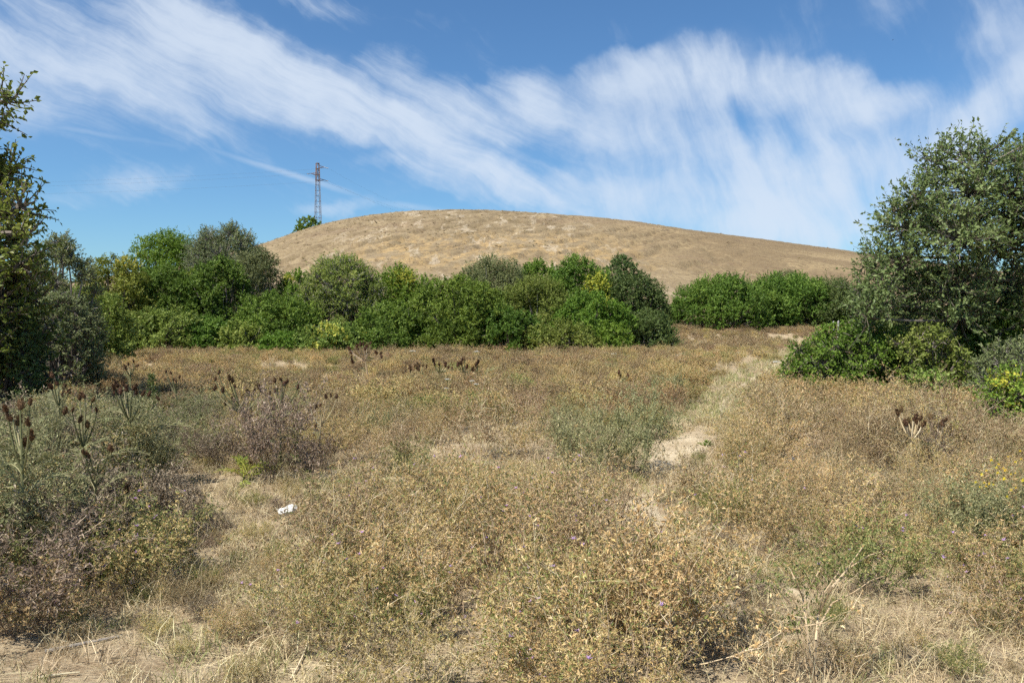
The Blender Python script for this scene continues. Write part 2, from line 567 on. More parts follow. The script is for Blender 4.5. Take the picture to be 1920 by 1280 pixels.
# ------------------------------------------------------------------ ground and hill
# footpath centre line and clearings in ground metres (x, y, radius, strength)
PATH = np.array([(1.9, 3.0), (2.0, 4.1), (1.5, 5.2), (.98, 6.6), (1.55, 8.2), (2.15, 10.0), (3.2, 13.0), (5.3, 18.5), (7.6, 24.0), (10.8, 31.0), (14.5, 40.0), (16, 46)])
PATHW = np.array([.8, .8, .55, .48, .65, .85, .8, .95, .95, .6, .5, .5])
HC = 235.0                                          # distance of the crest
SKYLINE = np.array([(-1500, 588), (-800, 582), (-300, 566), (100, 534), (350, 490), (485, 454), (560, 428), (620, 411), (700, 398), (780, 392),
                    (850, 390), (950, 393), (1050, 399), (1150, 407), (1250, 418), (1350, 432), (1450, 446), (1550, 459), (1610, 467),
                    (1750, 488), (1920, 512), (2300, 552), (2900, 582)], float)
SKX = (SKYLINE[:, 0] - 960) / F * HC
SKZ = CAMZ + (590 - SKYLINE[:, 1] - 24 * np.clip((590 - SKYLINE[:, 1]) / 150, 0, 1)) / F * HC


def hill_h(x, y):
    x = np.asarray(x) * (1 + .95 * (HC / np.clip(y, 95, HC) - 1))
    zc = np.interp(x, SKX, SKZ)
    for _ in range(1):
        zc = (np.interp(x - 5, SKX, SKZ) + 2 * zc + np.interp(x + 5, SKX, SKZ)) / 4
    t = np.clip((y - 56) / (HC - 56), 0, 1.9)
    prof = np.where(t < 1, np.sin(np.clip(t, 0, 1) ** 1.12 * math.pi / 2) ** 1.08, np.cos((t - 1) / .9 * math.pi / 2) ** 1.0)
    return np.maximum(zc - 1.15, 0) * np.clip(prof, 0, 1)


def grid(xs, ys, zf):
    X, Y = np.meshgrid(xs, ys)
    Z = zf(X, Y)
    V = np.stack([X, Y, Z], -1).reshape(-1, 3)
    nx = len(xs)
    i = (np.arange(len(ys) - 1)[:, None] * nx + np.arange(nx - 1)[None]).ravel()
    return V, np.stack([i, i + 1, i + nx + 1, i + nx], 1)


def axis(dense, step, far, grow=1.12):
    a = list(np.arange(dense[0], dense[1], step))
    s = step
    while a[-1] < far[1]:
        s *= grow
        a.append(a[-1] + s)
    s = step
    b = []
    p = dense[0]
    while p > far[0]:
        s *= grow
        p -= s
        b.append(p)
    return np.array(b[::-1] + a)


def build_ground():
    def zf(X, Y):
        near = sstep(16, 9, np.hypot(X, Y - 4))
        z = gz(X, Y) + near * 0.05 * (fbm(X * 4, Y * 4, 11, 3) - .5)
        return z + hill_h(X, Y) - 1.2 * sstep(58, 68, Y) * sstep(700, 500, np.abs(X))
    V, Q = grid(axis((-9, 9), .11, (-2500, 2500), 1.10), axis((1.5, 13), .11, (-900, 2800), 1.08), zf)
    tag(mk('ground', V, [Q], MATS['soil'], smooth=True), 'dry straw-coloured field soil with a bare footpath', None, None, 'structure')


def hill_detail(X, Y):
    h = hill_h(X, Y)
    w = sstep(56, 75, Y)
    ridged = 1 - np.abs(2 * fbm(X * .34 - .16 * Y, Y * .05 + .02 * X, 21, 4) - 1)
    mid = sstep(-60, -25, X) * sstep(60, 10, X)
    d = w * (0.8 * (fbm(X * .05, Y * .05, 5, 3) - .5) + (.10 + .12 * mid) * (fbm(X * .7, Y * .7, 9, 3) - .5))
    d -= w * mid * .75 * sstep(.80, 1.0, ridged) * sstep(80, 105, Y)
    # furrows of the ploughed shoulder
    right = sstep(8, 34, X)
    d += w * right * .16 * np.sin((Y + .55 * X) * 2.1 + 6 * fbm(X * .035, Y * .035, 31, 2))
    d *= 1 - .6 * sstep(HC - 60, HC - 5, Y)
    return gz(X, Y) + h + d - .25 * sstep(62, 56, Y)


def build_hill():
    V, Q = grid(np.concatenate([np.arange(-260, -70, 2.0), np.arange(-70, 110, .6), np.arange(110, 300, 2.0)]), np.concatenate([np.arange(56, 150, .55), np.arange(150, 270, 1.0), np.arange(270, 420, 6)]), hill_detail)
    tag(mk('hill', V, [Q], MATS['dry_hillside'], smooth=True), 'bare rounded tan hill with ochre clay scars and ploughed shoulder', None, None, 'structure')


build_ground()
build_hill()


def build_path():
    m = bpy.data.materials.new('trodden_soil')
    m.use_nodes = True
    nt = NT(m.node_tree)
    p = nt.n['Principled BSDF']
    g = nt.new('ShaderNodeNewGeometry').outputs['Position']
    a, b, c = nt.noise(g, 1.3, 5, .6), nt.noise(g, 9, 6, .65), nt.noise(g, 60, 5, .7)
    col = nt.mix(nt.remap(a, .35, .65), (.40, .315, .20, 1), (.52, .43, .29, 1))
    col = nt.mix(nt.math('MULTIPLY', nt.remap(b, .5, .68), .6), col, (.30, .235, .14, 1))
    col = nt.mix(nt.math('MULTIPLY', nt.remap(c, .55, .72), .5), col, (.22, .165, .10, 1))
    nt.set(p, 'Base Color', col)
    nt.set(p, 'Roughness', .95)
    nt.set(p, 'Specular IOR Level', .15)
    nt.set(p, 'Normal', nt.new('ShaderNodeBump', {'Height': nt.math('ADD', b, nt.math('MULTIPLY', c, .6)), 'Strength': .9, 'Distance': .03}).outputs[0])
    ys = np.concatenate([np.arange(4.6, 14, .12), np.arange(14, 44, .3)])
    us = np.linspace(-1, 1, 9)
    cx = np.interp(ys, PATH[:, 1], PATH[:, 0])
    cx = (np.roll(cx, 4) + np.roll(cx, -4) + cx + np.roll(cx, 2) + np.roll(cx, -2)) / 5
    cx[:4] = np.interp(ys[:4], PATH[:, 1], PATH[:, 0])
    cx[-4:] = np.interp(ys[-4:], PATH[:, 1], PATH[:, 0])
    hw = np.interp(ys, [4.6, 5.5, 6.4, 7.0, 7.6, 8.6, 9.6, 10.6, 11.6, 13, 20, 44], [.06, .07, .20, .22, .08, .28, .46, .36, .10, .08, .10, .14])
    L = hw * (.6 + .9 * fbm(ys * 1.7, ys * 0 + 3, 501, 3))
    R = hw * (.6 + .9 * fbm(ys * 1.7, ys * 0 + 8, 511, 3))
    X = cx[:, None] + np.where(us < 0, us * L[:, None], us * R[:, None])
    Y = ys[:, None] + 0 * us
    near = sstep(16, 9, np.hypot(X, Y - 4))
    Z = gz(X, Y) + near * 0.05 * (fbm(X * 4, Y * 4, 11, 3) - .5) + .026 - .055 * np.abs(us) ** 3
    V = np.stack([X, Y, Z], -1).reshape(-1, 3)
    n = len(us)
    i = (np.arange(len(ys) - 1)[:, None] * n + np.arange(n - 1)[None]).ravel()
    tag(mk('footpath', V, [np.stack([i, i + 1, i + n + 1, i + n], 1)], m, smooth=True), 'narrow trodden footpath of pale bare soil winding through the field', None, None, 'structure')


build_path()

# ------------------------------------------------------------------ woody plants
SPEC = {   # leaf material, leaf length, width, leaf area per lobe, looseness, upward habit, bark
    'mastic':  ('leaf_mastic', .090, .050, 2.6, .07, .30, 'bark'),
    'dark':    ('leaf_dark', .090, .050, 2.5, .10, .35, 'bark'),
    'olive':   ('leaf_olive', .100, .038, 2.1, .22, .60, 'bark_pale'),
    'bramble': ('leaf_bramble', .095, .060, 2.1, .20, .40, 'bark'),
    'yellow':  ('leaf_yellow', .100, .052, 1.8, .26, .50, 'bark'),
    'bright':  ('leaf_bright', .090, .052, 2.5, .09, .35, 'bark'),
}


def woody(name, label, cat, base, lobes, mat, L, W, lai, loose, up, bark, seed, group=None, stem_r=.05, twigs=False, accent=0.0, lpt=12, bare=0, trunk_pts=None, tlen=None):
    """lobes: (n,4) world centre + radius. Leaves sit on short twigs that leave each lobe's limb."""
    rg = np.random.default_rng(seed)
    base = np.asarray(base, float)
    root = empty(name, base, label, cat, group)
    lf, br = Geo(), Geo()
    hub = base + np.array([0, 0, .25 * max(lobes[:, 2].max() - base[2], .3)])
    if trunk_pts is not None:
        tp = np.asarray(trunk_pts, float)
        br.chain(tp - base, stem_r, stem_r * .5, .3, 0, 7)
    for (cx, cy, cz, r) in lobes:
        c = np.array([cx, cy, cz])
        if trunk_pts is not None:
            s = tp[np.argmin(np.linalg.norm(tp - c, axis=1) + (tp[:, 2] > cz) * 1.0)]
        else:
            s = base + np.array([rg.normal(0, .12), rg.normal(0, .12), -.05])
        mid = (s + c) / 2 + rg.normal(0, .12, 3) * np.linalg.norm(c - s) * .5 + np.array([0, 0, .1])
        br.chain(curve3(s, mid, c, 7) - base, stem_r * .55, stem_r * .18, rg.random(), 0, 5)
        nl = int(lai * math.pi * r * r / (.55 * L * W))
        nt_ = max(6, nl // lpt)
        u = unit(rg.normal(size=(nt_, 3)) + np.array([0, 0, .25]))
        rad = r * (rg.random(nt_) ** .45)
        st = c + u * rad[:, None] * .78
        TL = tlen if tlen else max(.13, .34 * r)
        t = unit(u + np.array([0, 0, up]) + rg.normal(0, .45, (nt_, 3)))
        ln = TL * (.6 + rg.random(nt_) * .8) * (1 + loose * rg.exponential(.9, nt_))
        if twigs:
            br.tubes(c + (st - c) * .2 - base, st - base, stem_r * .14, stem_r * .08, rg.random(nt_), 0, 3)
            br.tubes(st - base, st + t * ln[:, None] * .92 - base, stem_r * .09, stem_r * .035, rg.random(nt_), 0, 3)
        lob_t = rg.normal(0, .10)
        tw_t = rg.normal(0, .10, nt_)
        acc = rg.random() < accent
        f = np.clip((np.arange(lpt)[None] + rg.random((nt_, lpt))) / lpt, .08, 1)
        P = st[:, None] + t[:, None] * (ln[:, None] * f)[..., None] + rg.normal(0, .012 + .06 * r * loose, (nt_, lpt, 3))
        D = t[:, None] * .55 + rg.normal(0, .62, (nt_, lpt, 3))
        N = u[:, None] * .85 + np.array([0, 0, .40]) + rg.normal(0, .40, (nt_, lpt, 3))
        tint = np.clip(.45 + lob_t + tw_t[:, None] + rg.normal(0, .14, (nt_, lpt)), 0, .85)
        if acc:
            tint = np.where(rg.random((nt_, lpt)) < .7, 1.0, tint)
        P, D, N, tint = P.reshape(-1, 3), D.reshape(-1, 3), N.reshape(-1, 3), tint.ravel()
        ok = P[:, 2] > gz(P[:, 0], P[:, 1]) + .03
        P, D, N, tint = P[ok], D[ok], N[ok], tint[ok]
        sc = .7 + rg.random(len(P)) * .6
        lf.leaves(P - base, D, unit(N), L * sc, W * sc, tint)
    for k in range(bare):   # dead twigs that stick out of the leaves
        c = lobes[rg.integers(len(lobes))]
        s = c[:3]
        e = s + unit(rg.normal(size=3) + np.array([0, -.6, .5])) * c[3] * (1.1 + .5 * rg.random())
        br.chain(curve3(s, (s + e) / 2 + rg.normal(0, .1, 3), e, 5) - base, stem_r * .25, stem_r * .06, .9, 0, 3)
    br.build('trunk' if cat == 'tree' else 'branches', MATS[bark], root)
    lf.build('crown', MATS[mat], root)
    return root


def mound_lobes(cx, cy, z0, w, dp, h, rg, dens=1.0, rmul=1.0, flat=1.0):
    """lumpy half-dome of lobes, w and dp half extents, h height"""
    r0 = np.clip(.30 * min(w, h) * rmul, .22, .95)
    area = 2 * math.pi * ((w * dp + w * h + dp * h) / 3)
    n = int(np.clip(dens * .62 * area / (r0 * r0 * 1.6), 9, 46))
    L = []
    for k in range(n):
        zf = (k + .5) / n                      # even in height
        th = k * 2.39996 + rg.normal(0, .25)
        s = math.sqrt(max(0, 1 - zf ** 3.0))
        r = r0 * (.66 + .55 * rg.random())
        jit = 1 + rg.normal(0, .09)
        L.append((cx + math.cos(th) * s * max(w - r * .7, .1) * jit, cy + math.sin(th) * s * max(dp - r * .7, .1) * jit, z0 + max(r * .55, zf * (h - r * .9)), r))
    L.append((cx, cy, z0 + h * .45, r0 * 1.5))
    return np.array(L)


def shrub(label, sp, px, wpx, top, d, seed, name='green_shrub', cat='shrub', group=None, depth=.85, dens=1.0, rmul=1.0, lai=1.0, lsc=1.0, bare=6, accent=0.0, twigs=False, mat=None):
    rg = np.random.default_rng(seed)
    cx = (px - 960) / F * d
    z0 = float(gz(cx, d))
    h = at(px, top, d)[2] - z0
    w = wpx / 2 / F * d * (1.28 if 30 < d < 70 else 1.12)
    lob = mound_lobes(cx, d, z0, w, max(w * depth, .5), h, rg, dens, rmul)
    m, L, W, la, loose, up, bark = SPEC[sp]
    return woody(name, label, cat, (cx, d, z0), lob, mat or m, L * lsc, W * lsc, la * lai, loose, up, bark, seed, group, .05 + .008 * h, twigs, accent, bare=bare)


HEDGE = 'shrubs of the hedge below the hill'
for a in [
    # label, species, px, width, top, distance, extra
    ('grey-green upright shrub next to the oak at the left edge', 'olive', 108, 150, 436, 21, dict(twigs=True, rmul=.9, lsc=.75, lai=1.25, dens=1.2)),
    ('yellow-leaved tree behind the grey upright shrub on the left', 'yellow', 215, 130, 474, 37, dict(name='yellow_leaved_tree', cat='tree', accent=.02)),
    ('low green shrub between the oak and the yellow-leaved tree', 'bramble', 150, 170, 530, 28, {}),
    ('bright green domed tree with dense crown left of the grey-crowned tree', 'bright', 312, 140, 428, 44, dict(name='domed_tree', cat='tree')),
    ('tall grey-green tree with pale twigs, highest crown of the hedge', 'olive', 425, 135, 414, 43, dict(name='grey_green_tree', cat='tree', bare=14, twigs=True)),
    ('rounded mid-green shrub below the bright domed tree', 'mastic', 312, 125, 492, 38.5, {}),
    ('yellowish climber-covered shrub under the tall grey-green tree', 'yellow', 362, 50, 500, 39, dict(accent=.02)),
    ('leafy bramble bush at the hedge foot below the yellow-leaved tree', 'bramble', 310, 125, 572, 34.5, dict(name='bramble_bush', cat='bush')),
    ('green bramble thicket at the left end of the hedge foot', 'bramble', 215, 120, 575, 34, dict(name='bramble_bush', cat='bush')),
    ('mid-green rounded shrub in front of the tall grey-green tree', 'bright', 412, 110, 478, 38, dict(mat='leaf_mastic')),
    ('silvery olive-like shrub where the hill meets the hedge on the left', 'olive', 484, 100, 462, 40, dict(bare=5)),
    ('small dark green shrub at the hedge foot beside the leafy bramble', 'mastic', 392, 90, 590, 35, {}),
    ('broad mid-green shrub below the silvery olive-like shrub', 'bright', 520, 140, 542, 36.5, dict(mat='leaf_mastic')),
    ('pale-leaved small bush at the hedge foot below the broad shrub', 'bramble', 455, 80, 600, 34.5, dict(name='bramble_bush', cat='bush')),
    ('light green shrub left of the tree with the dark open trunk', 'bright', 560, 80, 502, 40, dict(accent=.1)),
    ('loose-crowned tree with dark open trunk left of the hedge centre', 'olive', 645, 140, 472, 39.5, dict(name='loose_crowned_tree', cat='tree', mat='leaf_bramble', bare=8, twigs=True)),
    ('low clipped-looking green bush at the hedge foot left of the pale bramble', 'bright', 535, 90, 622, 34, dict(name='low_bush', cat='bush')),
    ('pale yellow-green bramble mound at the hedge foot, lightest of the hedge', 'bramble', 622, 120, 600, 34, dict(name='bramble_bush', cat='bush', accent=.12)),
    ('bright yellow-green shrub on the hedge top right of the loose-crowned tree', 'bright', 755, 150, 496, 41, dict(accent=.02)),
    ('mid-green shrub between the pale bramble and the big mastic shrub', 'bright', 728, 120, 562, 35.5, dict(mat='leaf_mastic', accent=.02)),
    ('low dark green shrub at the hedge foot below the bright yellow-green shrub', 'mastic', 720, 90, 612, 34, {}),
    ('big glossy dark green mastic shrub in the hedge centre', 'mastic', 858, 165, 512, 36.5, dict(rmul=.85, dens=1.1)),
    ('grey-leaved tree behind the big mastic shrub with pale dead twigs', 'olive', 925, 150, 478, 41, dict(name='grey_leaved_tree', cat='tree', bare=10)),
    ('glossy green mastic shrub at the hedge foot right of the big one', 'mastic', 950, 110, 572, 35.5, dict(rmul=.85)),
    ('olive-brown shrub right of the grey-leaved tree', 'olive', 1005, 120, 512, 39, dict(mat='leaf_bramble')),
    ('small bright green shrub crest just under the hill in the hedge middle', 'bright', 1010, 90, 482, 43, {}),
    ('dark glossy shrub on the hedge top left of the dark holm tree', 'mastic', 1085, 130, 476, 41, dict(accent=.02)),
    ('dark holm tree with the topmost crown at the hedge right end', 'dark', 1166, 78, 474, 42, dict(name='holm_tree', cat='tree')),
    ('rounded yellow-tipped shrub below the dark glossy shrub', 'bright', 1110, 130, 546, 37.5, dict(accent=.02, rmul=.85)),
    ('dark shrub with yellow leaf sprays below the holm tree', 'dark', 1190, 105, 505, 40, dict(accent=.02)),
    ('low grey-green shrub at the right foot of the hedge', 'olive', 1212, 95, 578, 38.5, dict(mat='leaf_dark')),
    ('yellowing shrub at the far right end of the hedge', 'yellow', 1228, 52, 552, 41, dict(mat='leaf_bramble', accent=.02)),
    ('yellow-flecked bramble bush at the hedge foot right of centre', 'bramble', 1045, 120, 598, 35, dict(name='bramble_bush', cat='bush', accent=.02)),
    ('green bush at the hedge foot between yellow-flecked bramble and low grey shrub', 'mastic', 1130, 90, 600, 36, dict(name='low_bush', cat='bush', mat='leaf_bright')),
    ('low green shrub at the hedge foot below the big mastic shrub', 'mastic', 850, 110, 600, 35, {}),
    # far shrubs right of the gap
    ('dark green rounded shrub right of the gap in the hedge', 'mastic', 1360, 180, 512, 55, dict(lsc=1.35, depth=.9)),
    ('broad dark green shrub below the bare hill, middle of three', 'mastic', 1475, 170, 508, 57, dict(lsc=1.35, mat='leaf_mastic')),
    ('grey-green shrub between the dark shrubs and the tall right tree', 'olive', 1570, 130, 520, 56, dict(lsc=1.35, mat='leaf_dark')),
    ('small pale shrub peeping over the dark shrubs below the hill', 'olive', 1470, 70, 506, 64, dict(lsc=1.35)),
    # right-hand thicket
    ('glossy bright green shrub standing forward at the foot of the right tree', 'bright', 1606, 225, 598, 16.6, dict(rmul=.75, lsc=.62, twigs=True, dens=1.1)),
    ('leafy pale bramble between the bright shrub and the dark thicket', 'bramble', 1735, 150, 612, 15.6, dict(name='bramble_bush', cat='bush', lsc=.62, twigs=True)),
    ('dark green shrub under the crown of the right tree', 'mastic', 1850, 200, 560, 16.5, dict(lsc=.62, mat='leaf_mastic', depth=.6)),
    ('dark shrub behind the bright green one below the right tree', 'dark', 1720, 160, 560, 20, dict(lsc=.7)),
    ('grey-green shrub at the right edge above the yellow-flowered bush', 'olive', 1905, 130, 636, 13.5, dict(lsc=.6, twigs=True, rmul=.8)),
    ('bright green bush with few yellow flowers at the right edge', 'bright', 1912, 140, 684, 11.0, dict(name='low_bush', cat='bush', lsc=.55, rmul=.8, accent=.02, twigs=True)),
    ('small green bramble in front of the dark thicket on the right', 'bramble', 1745, 70, 690, 14.6, dict(name='bramble_bush', cat='bush', lsc=.6, twigs=True)),
    # left thicket under the oak
    ('dark shaded shrub under the oak at the left edge', 'dark', 10, 130, 560, 13.2, dict(lsc=.6, twigs=True, rmul=.85)),
    ('dark thorny shrub with bare arching branches left of the hedge', 'dark', 120, 130, 545, 17, dict(lsc=.6, twigs=True, bare=34, lai=.8, mat='leaf_olive', rmul=.8)),
]:
    lab, sp, px, wp, top, d, kw = a
    shrub(lab, sp, px, wp, top, d, abs(hash((px, top))) % 99991, group=kw.pop('group', HEDGE if 33 < d < 50 else None), **kw)


def px_lobes(lst, d, rg, dj=.6):
    out = []
    for (px, py, r) in lst:
        rr = r / F * d
        p = at(px, py, d + rg.normal(0, dj))
        out.append((p[0], p[1], p[2], rr))
    return np.array(out)


def right_tree():
    rg = np.random.default_rng(51)
    d = 16.5
    lob = px_lobes([(1690, 430, 42), (1690, 490, 56), (1655, 520, 40), (1642, 478, 24), (1682, 398, 30), (1720, 372, 38), (1645, 570, 42), (1755, 345, 36), (1612, 545, 26), (1625, 595, 38),
                    (1760, 308, 30), (1766, 280, 16), (1800, 288, 26), (1815, 272, 13), (1850, 298, 36), (1868, 276, 15), (1905, 302, 40), (1915, 276, 14), (1740, 420, 64),
                    (1820, 360, 62), (1900, 370, 66), (1730, 545, 62), (1800, 450, 72), (1880, 460, 74), (1970, 420, 90), (1965, 310, 70), (1690, 590, 46),
                    (1790, 545, 70), (1880, 550, 74), (1985, 540, 100), (1960, 600, 60), (1800, 600, 55), (1880, 620, 55), (1622, 500, 18), (2080, 380, 120),
                    (2080, 520, 120), (1735, 318, 14), (1655, 425, 14)], d, rg)
    base = np.array([(1850 - 960) / F * d, d, 0.0])
    tp = curve3(base, base + [-.25, 0, 2.2], at(1835, 330, d), 12)
    woody('tall_tree', 'tall loose grey-green tree rising at the right edge', 'tree', base, lob, 'leaf_elm', .086, .044, 2.35, .26, .40, 'bark', 52, None, .075, True, 0, 12, 2, tp, .30)


def left_oak():
    rg = np.random.default_rng(61)
    d = 13.0
    lob = px_lobes([(2, 172, 24), (14, 190, 24), (-5, 215, 26), (4, 232, 18), (-40, 200, 40), (-15, 315, 44), (10, 325, 44), (38, 390, 38), (-10, 400, 60), (25, 450, 52), (52, 440, 28), (40, 500, 44), (60, 560, 40), (15, 660, 60), (70, 640, 45),
                    (-60, 350, 90), (-50, 480, 80), (20, 520, 50), (-20, 570, 70), (30, 590, 45), (-130, 280, 80), (-160, 420, 90), (-110, 560, 90),
                    (-60, 640, 80), (-120, 150, 60)], d, rg, .5)
    base = np.array([(-130 - 960) / F * d, d, 0.0])
    tp = curve3(base, base + [.2, 0, 2.5], at(-110, 230, d), 12)
    woody('oak_tree', 'oak tree reaching into the picture at the left edge', 'tree', base, lob, 'leaf_oak', .085, .055, 2.0, .2, .3, 'bark', 62, None, .15, True, 0, 10, 10, tp, .26)


right_tree()
left_oak()

# lone bush on the crest, by the pylon
bd = 233.0
b = at(583, 416, bd)
rg = np.random.default_rng(5)
bx = (584 - 960) / F * bd
bz = float(hill_detail(np.array(bx), np.array(bd)))
woody('crest_bush', 'lone dark green bush on the hill crest beside the pylon', 'bush', (bx, bd, bz),
      mound_lobes(bx - .6, bd, bz - .3, 4.3, 3.6, at(584, 405, bd)[2] - bz + .3, rg, 1.3, 1.1), 'leaf_mastic', .5, .3, 1.8, .2, .3, 'bark', 15, None, .1)


# ------------------------------------------------------------------ pylon and wires
def pylon():
    D = 250.0
    top = at(600, 306, D)
    bx = (598 - 960) / F * D
    bz = float(hill_detail(np.array(bx), np.array(D))) - .3
    H = top[2] - bz
    root = empty('pylon', (bx, D, bz), 'slim steel lattice power pylon on the left shoulder of the hill', 'pylon', rz=.5)
    hw = lambda z: 1.05 + (.40 - 1.05) * min(z / H, 1)
    C = lambda i, z: np.array([(-1, 1, 1, -1)[i] * hw(z), (-1, -1, 1, 1)[i] * hw(z), z])
    for i in range(4):
        g = Geo()
        g.tubes(C(i, 0), C(i, H), .08, .07, .5, 0, 4)
        g.build('leg', MATS['steel'], root)
    n = 15
    zs = H * (1 - (1 - np.linspace(0, 1, n + 1)) ** 1.0)
    for i in range(4):
        g = Geo()
        for k in range(n):
            a, b2 = (i, (i + 1) % 4) if k % 2 else ((i + 1) % 4, i)
            g.tubes(C(a, zs[k]), C(b2, zs[k + 1]), .04, .04, .5, 0, 3)
            g.tubes(C(i, zs[k + 1]), C((i + 1) % 4, zs[k + 1]), .05, .05, .5, 0, 3)
        g.build('bracing', MATS['steel'], root)
    g = Geo()   # rust-brown head frame
    z0 = H - 5.4
    for i in range(4):
        j = (i + 1) % 4
        for zz in (z0, z0 + 1.8, z0 + 3.6, H - .1):
            g.tubes(C(i, zz) * [1.03, 1.03, 1], C(j, zz) * [1.03, 1.03, 1], .09, .09, .5, 0, 4)
        g.tubes(C(i, z0) * [1.04, 1.04, 1], C(i, H) * [1.04, 1.04, 1], .09, .09, .5, 0, 4)
        g.tubes(C(i, z0), C(j, H), .06, .06, .5, 0, 4)
    g.build('head_frame', MATS['rust_steel'], root)
    tips = []
    for (sx, dz) in ((1, 1.1), (-1, 3.4), (1, 5.1)):
        g = Geo()
        z = H - dz
        e = np.array([sx * 2.1, 0, z])
        g.tubes(np.array([[sx * .6, -.5, z - .3], [sx * .6, .5, z - .3], [sx * .6, 0, z + .4]]), np.array([e, e, e]), .09, .07, .5, 0, 4)
        arm = g.build('cross_arm', MATS['rust_steel'], root)
        g = Geo()
        for q in range(5):
            g.tubes(e + np.array([sx * .25 * q, 0, -.05 * q]), e + np.array([sx * (.25 * q + .12), 0, -.05 * q]), .07, .16, .5, 0, 7)
        g.tubes(e, e + np.array([sx * 1.3, 0, -.2]), .05, .05, .5, 0, 5)
        g.build('insulator', MATS['insulator'], arm)
        c, s = math.cos(.5), math.sin(.5)
        w = e + np.array([sx * 1.3, 0, -.2])
        tips.append(np.array([bx + c * w[0] - s * w[1], D + s * w[0] + c * w[1], bz + w[2]]))
    names = ['lowest in the middle of the pylon head', 'on the left cross arm', 'on the lower right cross arm']
    labs = ['power wire fixed to the upper right arm of the pylon', 'power wire fixed to the left arm of the pylon', 'power wire fixed to the lower right arm of the pylon']
    for k, tpt in enumerate(tips):
        left = at(-500, (346, 352, 366)[k], 300)
        right = at((790, 800, 800)[k], (398, 404, 412)[k], 420)
        root_w = empty('power_wire', tpt, labs[k], 'wire', 'wires hanging on the pylon')
        for end in (left, right):
            L = np.linalg.norm(end - tpt)
            t = np.linspace(0, 1, 28)[:, None]
            sag = (6.0 if end is left else 4.0)
            pts = tpt + (end - tpt) * t - np.array([0, 0, 1]) * sag * 4 * t * (1 - t) * .35
            g = Geo()
            g.chain(pts - tpt, .014, .014, .5, 0, 3)
            g.build('span', MATS['wire'], root_w)


pylon()

# fence posts in the gap on the right
for px, top, lab in ((1562, 601, 'left one of two pale fence posts before the far shrubs'), (1571, 600, 'right one of two pale fence posts before the far shrubs')):
    d = 44.0
    x = (px - 960) / F * d
    z = float(gz(x, d))
    h = at(px, top, d)[2] - z
    g = Geo()
    g.tubes((0, 0, 0), (.02, 0, h * .96), .055, .05, .5, 0, 8)
    g.tubes((.02, 0, h * .96), (.02, 0, h), .05, .012, .5, 0, 8)
    o = g.build('fence_post', MATS['concrete'])
    o.location = (x, d, z - .02)
    tag(o, lab, 'post', 'fence posts')


# ------------------------------------------------------------------ dry field plants (prototypes)
def star_head(rg, n, P, D, L, g, tint, m=0):
    """spiny seed heads: a small bulb with a star of spines, at points P facing D"""
    k = len(P)
    D = unit(D)
    h = np.where(np.abs(D[:, 2:3]) < .9, np.array([[0, 0, 1.]]), np.array([[1., 0, 0]]))
    u = unit(np.cross(D, h))
    v = np.cross(D, u)
    L = np.broadcast_to(L, k)
    for j in range(n):
        a = 2 * math.pi * (j + rg.random(k)) / n
        o = unit(u * np.cos(a)[:, None] + v * np.sin(a)[:, None] + D * (.15 + .7 * rg.random((k, 1))))
        s = np.cross(o, D)
        ln = (L * (.7 + .6 * rg.random(k)))[:, None]
        w = ln * .13
        V = np.stack([P + s * w, P - s * w, P + o * ln], 1).reshape(-1, 3)
        g.tris(V, np.arange(3 * k).reshape(k, 3), np.clip(tint + rg.normal(0, .12, k), 0, 1), m)
    r = (L * .28)[:, None]
    V = np.stack([P + D * r * 1.9, P + u * r, P + v * r, P - u * r, P - v * r], 1).reshape(-1, 3)
    b = (np.arange(k) * 5)[:, None]
    T = np.concatenate([b + np.array([[0, 1, 2]]), b + np.array([[0, 2, 3]]), b + np.array([[0, 3, 4]]), b + np.array([[0, 4, 1]])])
    g.tris(V, T, np.tile(np.clip(tint - .15, 0, 1) * np.ones(k), 4), m)


